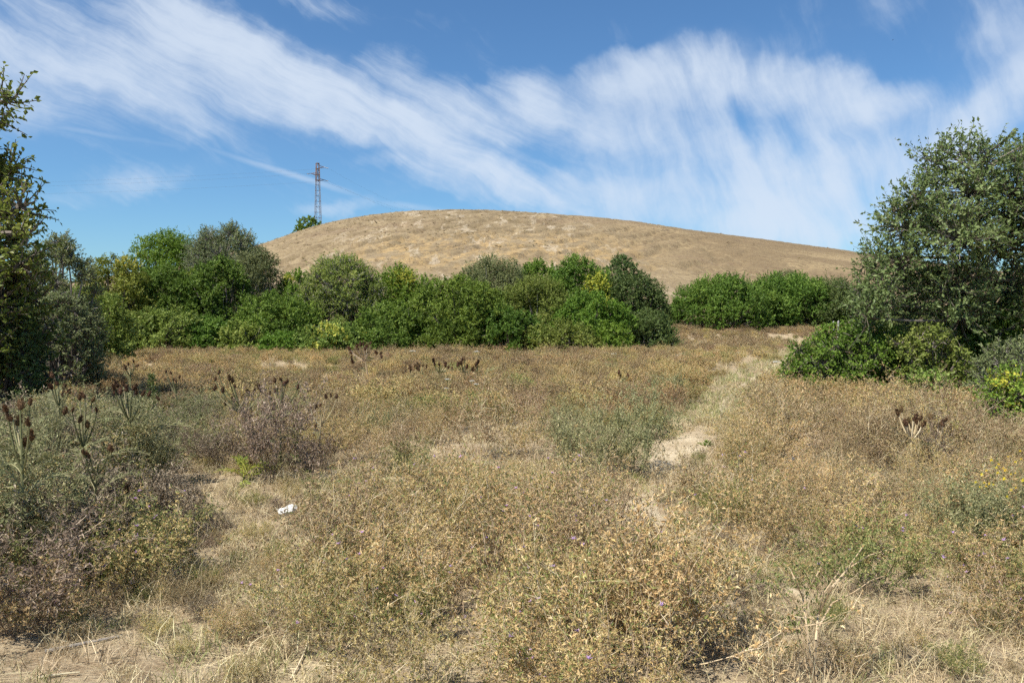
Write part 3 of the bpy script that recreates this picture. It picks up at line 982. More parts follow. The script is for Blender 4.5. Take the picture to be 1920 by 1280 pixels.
def bush_parts(seed, H=.52, R=.34, nst=13, leafy=1.0, heads=1.0, lod=0, green=.3, droop=.0, flowers=0):
    """one bushy star thistle: stems, leaves, seed heads, flowers as Geo"""
    rg = np.random.default_rng(seed)
    st, lf, hd, fl = Geo(), Geo(), Geo(), Geo()
    S0, S1, R0, R1 = [], [], [], []
    nodes, ndir, tips, tdir = [], [], [], []

    def branch(p, d, ln, r, lev, nseg):
        q = p
        for k in range(nseg):
            d2 = d + rg.normal(0, .16, 3) + np.array([0, 0, .10 - droop])
            d2 /= np.linalg.norm(d2)
            e = q + d2 * ln / nseg
            if e[2] < .015:
                e[2] = .015
            rr = r * (1 - .55 * (k + 1) / nseg)
            S0.append(q)
            S1.append(e)
            R0.append(r * (1 - .55 * k / nseg))
            R1.append(rr)
            nodes.append(e)
            ndir.append(d2)
            if lev < 2 and k >= (1 if lev == 0 else 0):
                for _ in range(2 if lev == 0 else 1 + (rg.random() < .5)):
                    sd = d2 * .7 + rg.normal(0, .55, 3)
                    sd /= np.linalg.norm(sd)
                    branch(e, sd, ln * (.42 if lev == 0 else .5) * (.6 + .7 * rg.random()), r * .6, lev + 1, 3 if lev == 0 else 2)
            q, d = e, d2
        tips.append(q)
        tdir.append(d)

    for k in range(nst):
        th = 2 * math.pi * (k + rg.random()) / nst
        lean = rg.uniform(.15, 1.15)
        d = np.array([math.cos(th) * lean * R / H * 1.3, math.sin(th) * lean * R / H * 1.3, 1.0])
        d /= np.linalg.norm(d)
        branch(np.array([math.cos(th) * .04, math.sin(th) * .04, 0.]), d, H * rg.uniform(.75, 1.08), .0030, 0, 4)
    S0, S1, R0, R1 = map(np.array, (S0, S1, R0, R1))
    nodes, ndir, tips, tdir = map(np.array, (nodes, ndir, tips, tdir))
    if lod:
        keep = rg.random(len(S0)) < (R0 > .0019) * 1.0 + .12
        st.tubes(S0[keep], S1[keep], R0[keep] * 2.2, R1[keep] * 2.2, rg.random(keep.sum()), 0, 3)
    else:
        st.tubes(S0, S1, R0, R1, np.clip(rg.normal(.55, .25, len(S0)), 0, 1), 0, 3)
    n = int(len(nodes) * (2.3 if not lod else 1.0) * leafy)
    ii = rg.integers(len(nodes), size=n)
    P = nodes[ii] + rg.normal(0, .012, (n, 3))
    D = ndir[ii] * .3 + rg.normal(0, .7, (n, 3))
    N = rg.normal(0, .7, (n, 3)) + np.array([0, 0, .7])
    sc = .6 + rg.random(n) * .9
    sz = (.019, .0066) if not lod else (.036, .014)
    hgt = P[:, 2] / H
    gmask = rg.random(n) < green
    for msk, mi in ((gmask, 1), (~gmask, 0)):
        lf.leaves(P[msk], D[msk], unit(N[msk]), sz[0] * sc[msk], sz[1] * sc[msk], np.clip(rg.normal(.5, .24, msk.sum()), 0, 1), mi, .3)
    m = rg.random(len(tips)) < heads * (1 if not lod else .6)
    star_head(rg, 6 if not lod else 4, tips[m], tdir[m], (.017 if not lod else .036) * (.7 + .6 * rg.random(m.sum())), hd, rg.normal(.55, .2, m.sum()))
    if flowers:
        ii = rg.permutation(len(tips))[:flowers]
        up = tips[ii][:, 2] > .45 * H
        ii = ii[up]
        star_head(rg, 8, tips[ii] + [0, 0, .006], tdir[ii] * .4 + [0, 0, 1.], .018, fl, .6)
    return st, lf, hd, fl


def join_geo(parts, name, mats):
    """several Geo with their own material slots into one unlinked prototype object"""
    g = Geo()
    off = 0
    for (p, k) in parts:
        if p.n == 0:
            off += k
            continue
        n0 = g.n
        g.V += p.V
        g.Q += [q + n0 for q in p.Q]
        g.T += [t + n0 for t in p.T]
        g.q_t += p.q_t
        g.t_t += p.t_t
        g.q_m += [m + off for m in p.q_m]
        g.t_m += [m + off for m in p.t_m]
        g.n += p.n
        off += k
    return g.build(name, mats, None, False)


M = MATS
KINDS = {  # stem, dry leaf, green leaf, head materials + shape
    'gold':  (('dry_stem', 'dry_gold', 'green_leaf', 'dry_gold'), dict(H=.44, R=.44, nst=17, green=.25)),
    'mixed': (('dry_stem', 'dry_gold', 'green_leaf', 'dry_gold'), dict(H=.40, R=.44, nst=17, green=.50, flowers=12)),
    'brown': (('dry_stem', 'dry_brown', 'green_leaf', 'dry_brown'), dict(H=.46, R=.38, nst=15, green=.08)),
    'green': (('green_leaf', 'green_leaf', 'green_leaf', 'dry_gold'), dict(H=.34, R=.40, nst=16, green=.75, heads=.6, flowers=14)),
    'dead':  (('dead_grey', 'dead_grey', 'dead_grey', 'dead_grey'), dict(H=.36, R=.34, green=0, heads=.3, leafy=1.5, droop=.10)),
    'grey':  (('grey_leaf', 'grey_leaf', 'grey_leaf', 'grey_leaf'), dict(H=.46, R=.36, green=.6, heads=.1, leafy=2.0)),
}
NEAR, FAR, PARTS = {}, {}, {}
for kk, (mm, kw) in KINDS.items():
    NEAR[kk], FAR[kk], PARTS[kk] = [], [], []
    for v in range(3):
        sd = 1000 + 17 * v + sum(map(ord, kk))
        st, lf, hd, fl = bush_parts(sd, **kw)
        pr = [st.build('stems', M[mm[0]], None, False).data, lf.build('leaves', [M[mm[1]], M[mm[2]]], None, False).data, hd.build('seed_heads', M[mm[3]], None, False).data]
        pr.append(fl.build('flowers', M['petal_purple'], None, False).data if fl.n else None)
        PARTS[kk].append(pr)
        if v < 2:
            NEAR[kk].append(join_geo([(st, 1), (lf, 2), (hd, 1)], 'near_' + kk, [M[mm[0]], M[mm[1]], M[mm[2]], M[mm[3]]]))
            st, lf, hd, fl = bush_parts(sd + 500, lod=1, **kw)
            FAR[kk].append(join_geo([(st, 1), (lf, 2), (hd, 1)], 'far_' + kk, [M[mm[0]], M[mm[1]], M[mm[2]], M[mm[3]]]))


def tuft(seed, n, H, R, w, mat, flat=0.0):
    rg = np.random.default_rng(seed)
    g = Geo()
    th = rg.random(n) * 2 * math.pi
    p = np.stack([np.cos(th), np.sin(th), 0 * th], 1) * (R * rg.random(n) ** .6)[:, None]
    lean = rg.normal(0, .45 + flat, (n, 2))
    d = unit(np.stack([lean[:, 0], lean[:, 1], np.full(n, max(.06, 1 - flat))], 1))
    L = H * rg.uniform(.45, 1.15, n)
    bend = unit(d + np.stack([lean[:, 0], lean[:, 1], -.35 * np.ones(n)], 1) * .9)
    q = p + d * (L * .55)[:, None]
    e = q + bend * (L * .5)[:, None]
    q[:, 2] = np.maximum(q[:, 2], .006)
    e[:, 2] = np.maximum(e[:, 2], .004)
    s = unit(np.cross(d, np.array([0, 0, 1.]) + rg.normal(0, .3, (n, 3)))) * w
    V = np.stack([p - s, p + s, q + s * .8, q - s * .8], 1).reshape(-1, 3)
    t = np.clip(rg.normal(.5, .22, n), 0, .88)
    g.quads(V, np.arange(4 * n).reshape(n, 4), t)
    V = np.stack([q - s * .8, q + s * .8, e], 1).reshape(-1, 3)
    g.tris(V, np.arange(3 * n).reshape(n, 3), t)
    return g.build('tuft', M[mat], None, False)


def scatter(name, label, pts, rot, scl, idx, objs):
    """one object that instances the prototypes on points (geometry nodes)"""
    me = bpy.data.meshes.new(name)
    n = len(pts)
    me.vertices.add(n)
    me.vertices.foreach_set('co', np.asarray(pts, np.float32).ravel())
    a = me.attributes.new('rot', 'FLOAT_VECTOR', 'POINT')
    a.data.foreach_set('vector', np.asarray(rot, np.float32).ravel())
    a = me.attributes.new('scl', 'FLOAT', 'POINT')
    a.data.foreach_set('value', np.asarray(scl, np.float32))
    a = me.attributes.new('idx', 'INT', 'POINT')
    a.data.foreach_set('value', np.asarray(idx, np.int32))
    me.update()
    ob = bpy.data.objects.new(name, me)
    COL.objects.link(ob)
    ng = bpy.data.node_groups.new(name, 'GeometryNodeTree')
    ng.interface.new_socket('Geometry', in_out='INPUT', socket_type='NodeSocketGeometry')
    ng.interface.new_socket('Geometry', in_out='OUTPUT', socket_type='NodeSocketGeometry')
    N, Lk = ng.nodes, ng.links
    gi, go = N.new('NodeGroupInput'), N.new('NodeGroupOutput')
    jn = N.new('GeometryNodeJoinGeometry')

    def attr(nm, typ):
        q = N.new('GeometryNodeInputNamedAttribute')
        q.data_type = typ
        q.inputs['Name'].default_value = nm
        return q.outputs['Attribute']
    ro, sc_, ix = attr('rot', 'FLOAT_VECTOR'), attr('scl', 'FLOAT'), attr('idx', 'INT')
    for k, o in enumerate(objs):
        oi = N.new('GeometryNodeObjectInfo')
        oi.inputs['Object'].default_value = o
        oi.inputs['As Instance'].default_value = True
        cmp_ = N.new('FunctionNodeCompare')
        cmp_.data_type = 'INT'
        cmp_.operation = 'EQUAL'
        Lk.new(ix, [s for s in cmp_.inputs if s.enabled and s.type == 'INT'][0])
        [s for s in cmp_.inputs if s.enabled and s.type == 'INT'][1].default_value = k
        ip = N.new('GeometryNodeInstanceOnPoints')
        Lk.new(gi.outputs[0], ip.inputs['Points'])
        Lk.new(cmp_.outputs[0], ip.inputs['Selection'])
        Lk.new(oi.outputs['Geometry'], ip.inputs['Instance'])
        Lk.new(ro, ip.inputs['Rotation'])
        Lk.new(sc_, ip.inputs['Scale'])
        Lk.new(ip.outputs[0], jn.inputs[0])
    Lk.new(jn.outputs[0], go.inputs[0])
    md = ob.modifiers.new('scatter', 'NODES')
    md.node_group = ng
    return tag(ob, label, None, None, 'stuff')


# ------------------------------------------------------------------ where the field is bare and where plants stand
def path_d(x, y):
    """0 in the middle of the path, 1 at its edge"""
    px_ = np.interp(y, PATH[:, 1], PATH[:, 0])
    w = np.interp(y, PATH[:, 1], PATHW)
    return np.abs(x - px_ + (.25 + .05 * np.clip(y - 8, 0, 20)) * 1.6 * (fbm(x * .55, y * .55, 77, 3) - .5)) / w


BARE = [(-2.55, 6.9, .95, .75), (-1.9, 7.4, .5, .35), (-1.75, 4.6, .85, .7), (-1.1, 3.3, .8, .45), (-1.9, 5.7, .75, .7), (-2.9, 8.6, 1.1, .35), (2.6, 4.0, 1.15, .55), (1.6, 3.4, .6, .5), (3.3, 4.1, .9, .4),
        (.2, 8.6, 1.2, .4), (2.2, 10.1, .85, .9)]


def open_ground(x, y):
    """1 where the ground is bare or only short grass grows"""
    pd = path_d(x, y)
    o = np.maximum(sstep(1.15, .75, pd), .55 * sstep(3.0, 1.0, pd) * sstep(11, 13, y))
    for (cx, cy, rx, ry) in BARE:
        q = np.hypot((x - cx) / rx, (y - cy) / ry) + .5 * (fbm(x * 1.6, y * 1.6, 91, 3) - .5)
        o = np.maximum(o, sstep(1.1, .85, q))
    return o


def jgrid(x0, x1, y0, y1, s, rg, half=.78, pad=1.6):
    X, Y = np.meshgrid(np.arange(x0, x1, s), np.arange(y0, y1, s))
    X = X.ravel() + rg.uniform(-.5, .5, X.size) * s
    Y = Y.ravel() + rg.uniform(-.5, .5, Y.size) * s
    k = np.abs(X) < half * Y + pad
    return X[k], Y[k]


def hedge_front(x):
    """distance at which the hedge foot begins"""
    return np.interp(x, [-40, -22, -12, 0, 7, 9, 12, 40], [33.5, 33.5, 33.5, 34.2, 37, 56, 60, 60])


# --- individual star thistles within nine metres, by clump
rg = np.random.default_rng(2024)
CLUMPS = [  # ellipses in ground metres: cx, cy, rx, ry, spacing, kinds, label, group
    (-.12, 5.1, 1.20, 1.75, .46, ['gold', 'gold', 'mixed', 'mixed', 'brown'], 'middle foreground clump', 'star thistles of the middle foreground clump'),
    (2.85, 5.55, 1.65, .85, .46, ['gold', 'mixed', 'brown', 'gold', 'mixed'], 'right foreground band', 'star thistles of the right foreground band'),
    (.62, 3.75, .50, .55, .42, ['gold', 'gold', 'mixed'], 'bottom edge patch', 'star thistles at the bottom edge'),
    (-2.75, 5.0, .72, .85, .46, ['green', 'mixed', 'mixed', 'green'], 'left foreground patch', 'flowering star thistles of the left foreground'),
    (2.75, 3.9, .35, .75, .42, ['green', 'mixed'], 'right edge patch', 'green star thistles at the right edge'),
    (4.5, 9.9, 1.6, 1.2, .52, ['brown', 'brown', 'gold', 'brown'], 'right path-side thicket', 'star thistles right of the footpath'),
]
LOOK = {'gold': 'golden dry', 'mixed': 'green and gold', 'brown': 'brown dry', 'green': 'leafy green'}
ORD = ['leftmost', 'second from the left', 'third from the left', 'fourth from the left', 'fifth from the left', 'sixth from the left', 'seventh from the left', 'eighth from the left', 'ninth from the left', 'tenth from the left']
for ci, (cx, cy, rx, ry, sp, kinds, lab, grp) in enumerate(CLUMPS):
    nrow = int(math.ceil(2 * ry / sp))
    rows = []
    for rI in range(nrow):
        y0 = cy - ry + (rI + .5) * 2 * ry / nrow
        hx = rx * math.sqrt(max(.12, 1 - ((y0 - cy) / ry) ** 2))
        ncol = max(1, int(round(2 * hx / sp)))
        row = []
        for cI in range(ncol):
            x = cx - hx + (cI + .5 + rg.uniform(-.3, .3)) * 2 * hx / ncol
            y = y0 + rg.uniform(-.3, .3) * sp
            if path_d(x, y) > 1.0 and y > 3.2 and rg.random() > .18:
                row.append((x, y))
        if row:
            rows.append(sorted(row, key=lambda q: q[0] / q[1]))
    for rI, row in enumerate(rows):
        rn = 'front row' if rI == 0 else ('back row' if rI == len(rows) - 1 else ['second', 'third', 'fourth', 'fifth', 'sixth', 'seventh'][rI - 1] + ' row')
        for cI, (x, y) in enumerate(row):
            kd = kinds[int(rg.integers(len(kinds)))]
            v = int(rg.integers(3))
            s = float(rg.uniform(.62, 1.28)) * (1.1 if ci == 5 else 1.0)
            pos = 'only one' if len(row) == 1 else ('rightmost' if cI == len(row) - 1 else ORD[cI])
            short = lab
            o = empty('star_thistle', (x, y, float(gz(x, y)) - .01), f'{LOOK[kd]} star thistle, {pos}, {rn} of {short}', 'thistle', grp, float(rg.uniform(0, 6.28)), s)
            o.rotation_euler = (float(rg.normal(0, .10)), float(rg.normal(0, .10)), o.rotation_euler[2])
            for nm, me in zip(('stems', 'leaves', 'seed_heads', 'flowers'), PARTS[kd][v]):
                if me is not None:
                    c = child(nm, me, o)
                    if nm in ('flowers', 'seed_heads', 'leaves'):
                        c['kind'] = 'stuff'



def single(kd, v, px, py, s, lab, cat='bush', name='dry_bush', group=None, scz=1.0):
    p = foot(px, py)
    o = empty(name, (p[0], p[1], float(gz(p[0], p[1])) - .01), lab, cat, group, px * .7, s)
    o.scale = (s, s, s * scz)
    for nm, me in zip(('stems', 'leaves', 'seed_heads', 'flowers'), PARTS[kd][v]):
        if me is not None:
            child(nm, me, o)['kind'] = 'stuff'


# plants that stand out one by one
single('grey', 0, 1110, 900, 1.35, 'grey-green feathery bush left of the footpath, nearer of two', name='feathery_bush')
single('grey', 1, 1190, 890, 1.45, 'grey-green feathery bush beside the footpath, farther of two', name='feathery_bush')
single('grey', 2, 1065, 870, 1.1, 'small grey-green feathery bush behind the middle foreground clump', name='feathery_bush')
single('dead', 0, 505, 905, 1.5, 'dark dead leafy bush at the foot of the tall brown-headed thistles', name='dead_bush', scz=1.5)
single('dead', 1, 590, 880, .9, 'small dark dead bush right of the tall brown-headed thistles', name='dead_bush')
single('dead', 2, 240, 1060, 1.3, 'low grey-brown dead brush beside the clearing on the left', name='dead_bush', scz=.7)
single('dead', 0, 40, 1180, 1.5, 'grey-brown dead brush in the bottom left corner', name='dead_bush', scz=.9)
single('dead', 1, 300, 1010, 1.2, 'dark dead twiggy brush between the clearing and the left thicket', name='dead_bush', scz=.6)
single('dead', 2, 120, 930, 1.7, 'tangled grey dead brush under the left thistles', name='dead_bush', scz=.8)
single('dead', 1, 1745, 885, 1.0, 'dark dead bush below the brown heads on the right', name='dead_bush', scz=1.3)
single('dead', 2, 420, 880, 1.2, 'pale grey dead brush left of the dark dead bush', name='dead_bush', scz=.7)
for q, (kd, v, px, py, sc_, lab) in enumerate([
    ('grey', 0, 60, 960, 1.5, 'grey-green scrub bush at the left edge below the orange-headed thistle'),
    ('dead', 1, 150, 880, 1.5, 'tangled dead scrub bush between the left thistles, upper one'),
    ('green', 2, 190, 985, 1.3, 'leafy olive scrub bush left of the clearing with the white scrap'),
    ('grey', 1, 30, 1060, 1.5, 'grey-green scrub bush low at the left edge above the bottom corner'),
    ('dead', 0, 95, 1090, 1.4, 'tangled dead scrub bush low at the left, beside the stick'),
    ('grey', 2, 250, 850, 1.3, 'grey-green scrub bush at the foot of the spiny grey-leaved thistle'),
    ('green', 1, 110, 830, 1.5, 'olive scrub bush in the shade below the oak'),
    ('dead', 2, 40, 870, 1.6, 'grey dead scrub bush at the left edge under the oak shade'),
    ('dead', 1, 320, 860, 1.1, 'low dead scrub in the dark shadow right of the spiny thistle'),
]):
    single(kd, v, px, py, sc_, lab, name='scrub_bush')
single('brown', 0, 640, 1090, 1.1, 'dark brown twiggy bush on the left flank of the middle clump', name='brown_bush')
single('brown', 1, 900, 860, 1.3, 'tall olive-brown dry bush behind the middle foreground clump', name='brown_bush')
single('brown', 2, 1280, 950, .9, 'brown dry bush at the bend of the footpath', name='brown_bush')
single('green', 0, 1640, 1110, 1.1, 'shaded green bush at the lower edge of the right foreground band', name='green_bush')
single('green', 1, 770, 1180, .9, 'green purple-flowered thistle at the bottom of the middle clump', 'thistle', 'green_thistle')

# --- the field mass behind and around
X, Y = jgrid(-60, 60, 5.0, 62, .31, rg)
d = np.hypot(X, Y)
keep = rg.random(len(X)) < np.where(d < 14, .85, np.where(d < 26, .9, .75))
o = open_ground(X, Y)
patch = fbm(X * .28, Y * .28, 131, 3)
keep &= rg.random(len(X)) > o
keep &= Y < hedge_front(X) + 1.0
keep &= rg.random(len(X)) < sstep(.42, .58, patch) * .86 + np.where(d < 16, .13, .24)
for (cx, cy, rx, ry, *_r) in CLUMPS:
    keep &= np.hypot((X - cx) / rx, (Y - cy) / ry) > .98
keep &= ~((X > -.47 * Y) & (X < -.9) & (Y < 8.3))
keep &= ~((X > -.9) & (X < 3.6) & (Y < 6.2))
keep &= Y > 3.6
X, Y, d, patch = X[keep], Y[keep], d[keep], patch[keep]
names = ['gold', 'mixed', 'brown', 'green', 'dead', 'grey']
objs = [f for k in names for f in FAR[k]] + [f for k in names for f in NEAR[k]]
gol = fbm(X * .12, Y * .12, 171, 3)
u = rg.random(len(X))
kind = np.where(u < .58, 0, np.where(u < .76, 1, np.where(u < .90, 2, np.where(u < .94, 3, np.where(u < .96, 4, 5)))))
cl = fbm(X * .55, Y * .55, 401, 3)
kind = np.where((gol > .56) & (u > .45), 2, kind)
kind = np.where((cl > .62) & (u > .40), 2, kind)
kind = np.where((cl < .38) & (u > .30), 3, kind)
kind = np.where((gol < .42) & (u > .62), 1, kind)
kind = np.where((Y > 36) & (X > 8) & (rg.random(len(X)) < .7), 2, kind)
left = (X < -.36 * Y) & (Y < 13)
kind = np.where(left & (rg.random(len(X)) < .85), rg.choice([3, 4, 5, 4, 5], len(X)), kind)
idx = kind * 2 + rg.integers(0, 2, len(X)) + np.where(d < 12.5, 12, 0)
rot = np.stack([rg.normal(0, .08, len(X)), rg.normal(0, .08, len(X)), rg.uniform(0, 6.28, len(X))], 1)
pat2 = fbm(X * .75, Y * .75, 311, 3)
scl = rg.uniform(.55, 1.08, len(X)) * np.interp(d, [8, 14, 20, 40], [.98, .84, .72, .66]) * (.30 + 1.25 * pat2)
scl = np.where(left & (Y < 10), scl * 1.35, scl)
scatter('dry_thistle_cover', 'dense cover of dry golden-brown thistles filling the field up to the hedge', np.stack([X, Y, gz(X, Y) - .02], 1), rot, scl, idx, objs)

# --- short grass and straw
tufts = [tuft(1, 32, .11, .07, .0016, 'straw'), tuft(2, 32, .15, .08, .0016, 'straw'), tuft(3, 34, .10, .08, .0018, 'green_grass'), tuft(4, 44, .15, .16, .0015, 'straw', .85), tuft(5, 12, .34, .07, .0011, 'straw')]
PX, PY, SC = [], [], []
for (y0, y1, s, sc) in ((2.2, 9, .105, 1.0), (9, 18, .17, 1.35), (18, 46, .36, 2.0)):
    x, y = jgrid(-40, 40, y0, y1, s, rg, .74, .8)
    PX.append(x)
    PY.append(y)
    SC.append(np.full(len(x), sc))
X, Y, SC = np.concatenate(PX), np.concatenate(PY), np.concatenate(SC)
o = open_ground(X, Y)
bare = (path_d(X, Y) < .55) & (((Y > 8.4) & (Y < 11.2)) | ((Y > 6.1) & (Y < 7.2)))
keep = (rg.random(len(X)) < .45 + .55 * o) & (~bare | (rg.random(len(X)) < .12)) & (Y < hedge_front(X) + .5)
X, Y, SC, o = X[keep], Y[keep], SC[keep], o[keep]
gr = fbm(X * .6, Y * .6, 201, 3)
u = rg.random(len(X))
idx = np.where(u < .30, 0, np.where(u < .52, 1, np.where(u < .60 + .5 * np.clip(gr - .45, 0, .5), 2, np.where(u < .975, 3, 4))))
greenpath = (path_d(X, Y) < 1.2) & (Y > 12)
idx = np.where(greenpath & (rg.random(len(X)) < .6), 2, idx)
n = len(X)
scatter('dry_grass', 'short dry grass and straw on the open ground and footpath', np.stack([X, Y, gz(X, Y) - .004], 1),
        np.stack([rg.normal(0, .1, n), rg.normal(0, .1, n), rg.uniform(0, 6.28, n)], 1), SC * rg.uniform(.7, 1.35, n), idx, tufts)

# --- low weeds and dead scraps on the open ground
X, Y = jgrid(-9, 9, 2.6, 13, .24, rg, .72, .5)
o = open_ground(X, Y)
k = (o > .4) & (rg.random(len(X)) < .62) & ((path_d(X, Y) > .55) | (Y < 6) | (rg.random(len(X)) < .25))
X, Y = X[k], Y[k]
n = len(X)
u = rg.random(n)
idx = np.where(u < .28, 1, np.where(u < .5, 3, np.where(u < .8, 4, np.where(u < .9, 0, 2)))) * 2 + rg.integers(0, 2, n) + 12
scatter('ground_weeds', 'low green weeds and dead leaf scraps scattered on the clearings', np.stack([X, Y, gz(X, Y) - .015], 1),
        np.stack([rg.normal(0, .2, n), rg.normal(0, .2, n), rg.uniform(0, 6.28, n)], 1), rg.uniform(.12, .42, n), idx, objs)

# --- tufts on the hillside
ht = [tuft(11, 34, .55, .34, .035, 'hill_tuft'), tuft(12, 44, .38, .55, .04, 'hill_tuft', .3)]
X = rg.uniform(-130, 190, 15000)
Y = rg.uniform(60, HC + 8, 15000)
k = (np.abs(X) < .72 * Y + 8) & (rg.random(len(X)) < .15 + .85 * sstep(.38, .60, fbm(X * .06, Y * .06, 241, 4)))
k &= ~((X > 8) & (rg.random(len(X)) < .93))
X, Y = X[k], Y[k]
n = len(X)
scatter('hill_grass', 'sparse dry weed tufts dotted over the hillside', np.stack([X, Y, hill_detail(X, Y) - .03], 1),
        np.stack([0 * X, 0 * X, rg.uniform(0, 6.28, n)], 1), rg.uniform(.22, .60, n) + .25 * (rg.random(n) < .04), rg.integers(0, 2, n), ht)


# ------------------------------------------------------------------ tall brown-headed thistles
def head_mesh(seed, mat):
    rg = np.random.default_rng(seed)
    g = Geo()
    prof = [(.0, .005), (.010, .013), (.026, .016), (.044, .011), (.062, .005)]
    k = 8
    ring = [np.stack([np.cos(np.arange(k) * 2 * math.pi / k) * r, np.sin(np.arange(k) * 2 * math.pi / k) * r, np.full(k, z)], 1) for z, r in prof]
    V = np.concatenate(ring)
    Q = np.concatenate([np.stack([i * k + np.arange(k), i * k + (np.arange(k) + 1) % k, (i + 1) * k + (np.arange(k) + 1) % k, (i + 1) * k + np.arange(k)], 1) for i in range(len(prof) - 1)])
    g.quads(V, Q, np.clip(rg.normal(.35, .15, len(Q)), 0, 1))
    n = 70
    th = rg.random(n) * 6.28
    z = rg.uniform(.004, .06, n)
    r = np.interp(z, [p[0] for p in prof], [p[1] for p in prof])
    P = np.stack([np.cos(th) * r, np.sin(th) * r, z], 1)
    D = unit(np.stack([np.cos(th), np.sin(th), .5 + z * 30], 1) + rg.normal(0, .2, (n, 3)))
    g.leaves(P, D, np.stack([np.cos(th), np.sin(th), -1 + 0 * th], 1), .018, .007, np.clip(rg.normal(.55, .25, n), 0, 1))
    return g.build('flower_head', M[mat], None, False).data


def pinnate_leaf(seed, mat, L=.42):
    """arching spiny thistle leaf, midrib along +X"""
    rg = np.random.default_rng(seed)
    g = Geo()
    mid = curve3((0, 0, 0), (L * .5, 0, L * .45), (L, 0, L * .12), 12)
    g.chain(mid, .005, .0015, .9, 0, 4)
    t = np.linspace(.12, .97, 15)
    for s in (-1, 1):
        i = np.interp(t, np.linspace(0, 1, 12), np.arange(12))
        P = np.stack([np.interp(i, np.arange(12), mid[:, c]) for c in range(3)], 1)
        n = len(P)
        D = np.stack([np.full(n, .75), np.full(n, s * 1.0), rg.normal(.25, .25, n)], 1)
        ln = L * .24 * np.sin(np.clip(t, .1, .95) * math.pi) ** .7 * rg.uniform(.75, 1.2, n)
        g.leaves(P, D, np.tile([-.2, 0, 1.], (n, 1)), ln, ln * .20, np.clip(rg.normal(.5, .2, n), 0, 1), 0, .4)
        P2 = P + unit(D) * ln[:, None] * .4
        D2 = D + np.array([.9, 0, .3])
        g.leaves(P2, D2, np.tile([-.2, 0, 1.], (n, 1)), ln * .6, ln * .12, np.clip(rg.normal(.5, .2, n), 0, 1), 0, .4)
    return g.build('leaf', M[mat], None, False).data


HB = [head_mesh(1, 'head_brown'), head_mesh(2, 'head_brown')]
HO = [head_mesh(3, 'head_orange'), head_mesh(4, 'head_orange')]
PL = [pinnate_leaf(1, 'thistle_leaf'), pinnate_leaf(2, 'thistle_leaf', .34)]
PY_ = [pinnate_leaf(3, 'leaf_yellow', .30)]


def tall_thistle(  # heads are given where they stand at depth d
        label, base_px, d, heads, seed, hs=1.0, nleaf=6, ls=1.0, stem='thistle_leaf', hm=None, group='tall thistles with brown heads', lmesh=None, name='tall_thistle'):
    rg = np.random.default_rng(seed)
    bx = (base_px - 960) / F * d
    base = np.array([bx, d, float(gz(bx, d)) - .01])
    root = empty(name, base, label, 'thistle', group)
    hp = np.array([at(px, py, d + rg.normal(0, .03) * d ** .5) for px, py in heads]) - base
    topc = hp.mean(0)
    axis_top = topc * np.array([.9, .9, .90])
    ax = curve3((0, 0, 0), np.array([axis_top[0] * .25, axis_top[1] * .3, axis_top[2] * .55]), axis_top, 9)
    g = Geo()
    g.chain(ax, .011 * hs, .006 * hs, .6, 0, 6)
    for k, h in enumerate(hp):
        j = int(np.clip(8 - 3.2 * np.linalg.norm(h[:2] - axis_top[:2]) / max(axis_top[2] * .5, .1) - rg.random(), 6, 8))
        p = ax[j]
        dn = np.array([0, 0, .35]) * (h[2] - p[2])
        c = (p + h) / 2 + np.array([h[0] - p[0], h[1] - p[1], 0]) * .22 - dn * .3
        g.chain(curve3(p, c, h, 6), .006 * hs, .004 * hs, rg.random(), 0, 5)
    g.build('stalk', M[stem], root)
    hm = hm or HB
    for k, h in enumerate(hp):
        child('flower_head', hm[k % 2], root, h - np.array([0, 0, .012 * hs]), (rg.normal(0, .3), rg.normal(0, .3), rg.uniform(0, 6.28)), hs * rg.uniform(.62, 1.0) * (1.08 if d > 13 else 1.0))
    for k in range(nleaf):
        f = .04 + .80 * (k / max(nleaf, 1))
        p = np.array([np.interp(f * 8, np.arange(9), ax[:, c]) for c in range(3)])
        child('leaf', (lmesh or PL)[k % len(lmesh or PL)], root, p, (rg.normal(0, .2), rg.normal(-.1, .25), k * 2.4 + rg.normal(0, .3)), ls * (1.15 - .45 * f) * rg.uniform(.8, 1.25))


T = tall_thistle
T('tall brown-headed thistle leaning left behind the dark dead bush', 492, 8.6, [(403, 712), (409, 700), (436, 716), (430, 712), (440, 726), (401, 730), (418, 735), (438, 752), (466, 735), (476, 733), (489, 729), (422, 757)], 1, 1.15, 13, 1.05)
T('tall thistle with a few brown heads right of the leaning one', 524, 8.8, [(516, 715), (529, 712), (535, 718), (558, 728), (515, 735), (530, 722), (505, 738)], 2, 1.1, 9, .9)
T('thin dry thistle with three upright brown heads in the thistle field', 596, 8.9, [(612, 746), (621, 742), (631, 746), (582, 765), (591, 764), (600, 761), (592, 800), (602, 797)], 3, 1.0, 2, .6, 'dry_stem')
T('spiny grey-leaved thistle with dark heads on the left', 238, 7.6, [(215, 728), (222, 724), (232, 722), (238, 732), (248, 729), (256, 737), (266, 740), (278, 741), (226, 737), (218, 738), (300, 748)], 4, 1.15, 18, 1.25)
T('thistle with rusty heads beside the spiny grey-leaved one', 155, 6.2, [(120, 775), (135, 770), (150, 748), (160, 744), (172, 752), (182, 770), (165, 800), (148, 790)], 5, 1.0, 15, 1.0, hm=HO)
T('close thistle with large orange-brown heads at the left edge', 35, 4.9, [(24, 785), (32, 795), (55, 795), (60, 822), (45, 832), (14, 770), (38, 765), (56, 757)], 6, 1.15, 16, 1.0, hm=HO)
T('grey thistle with dark heads below the left oak', 105, 7.6, [(110, 720), (120, 728), (128, 735), (100, 706), (98, 728), (118, 742)], 7, 1.15, 16, 1.2)
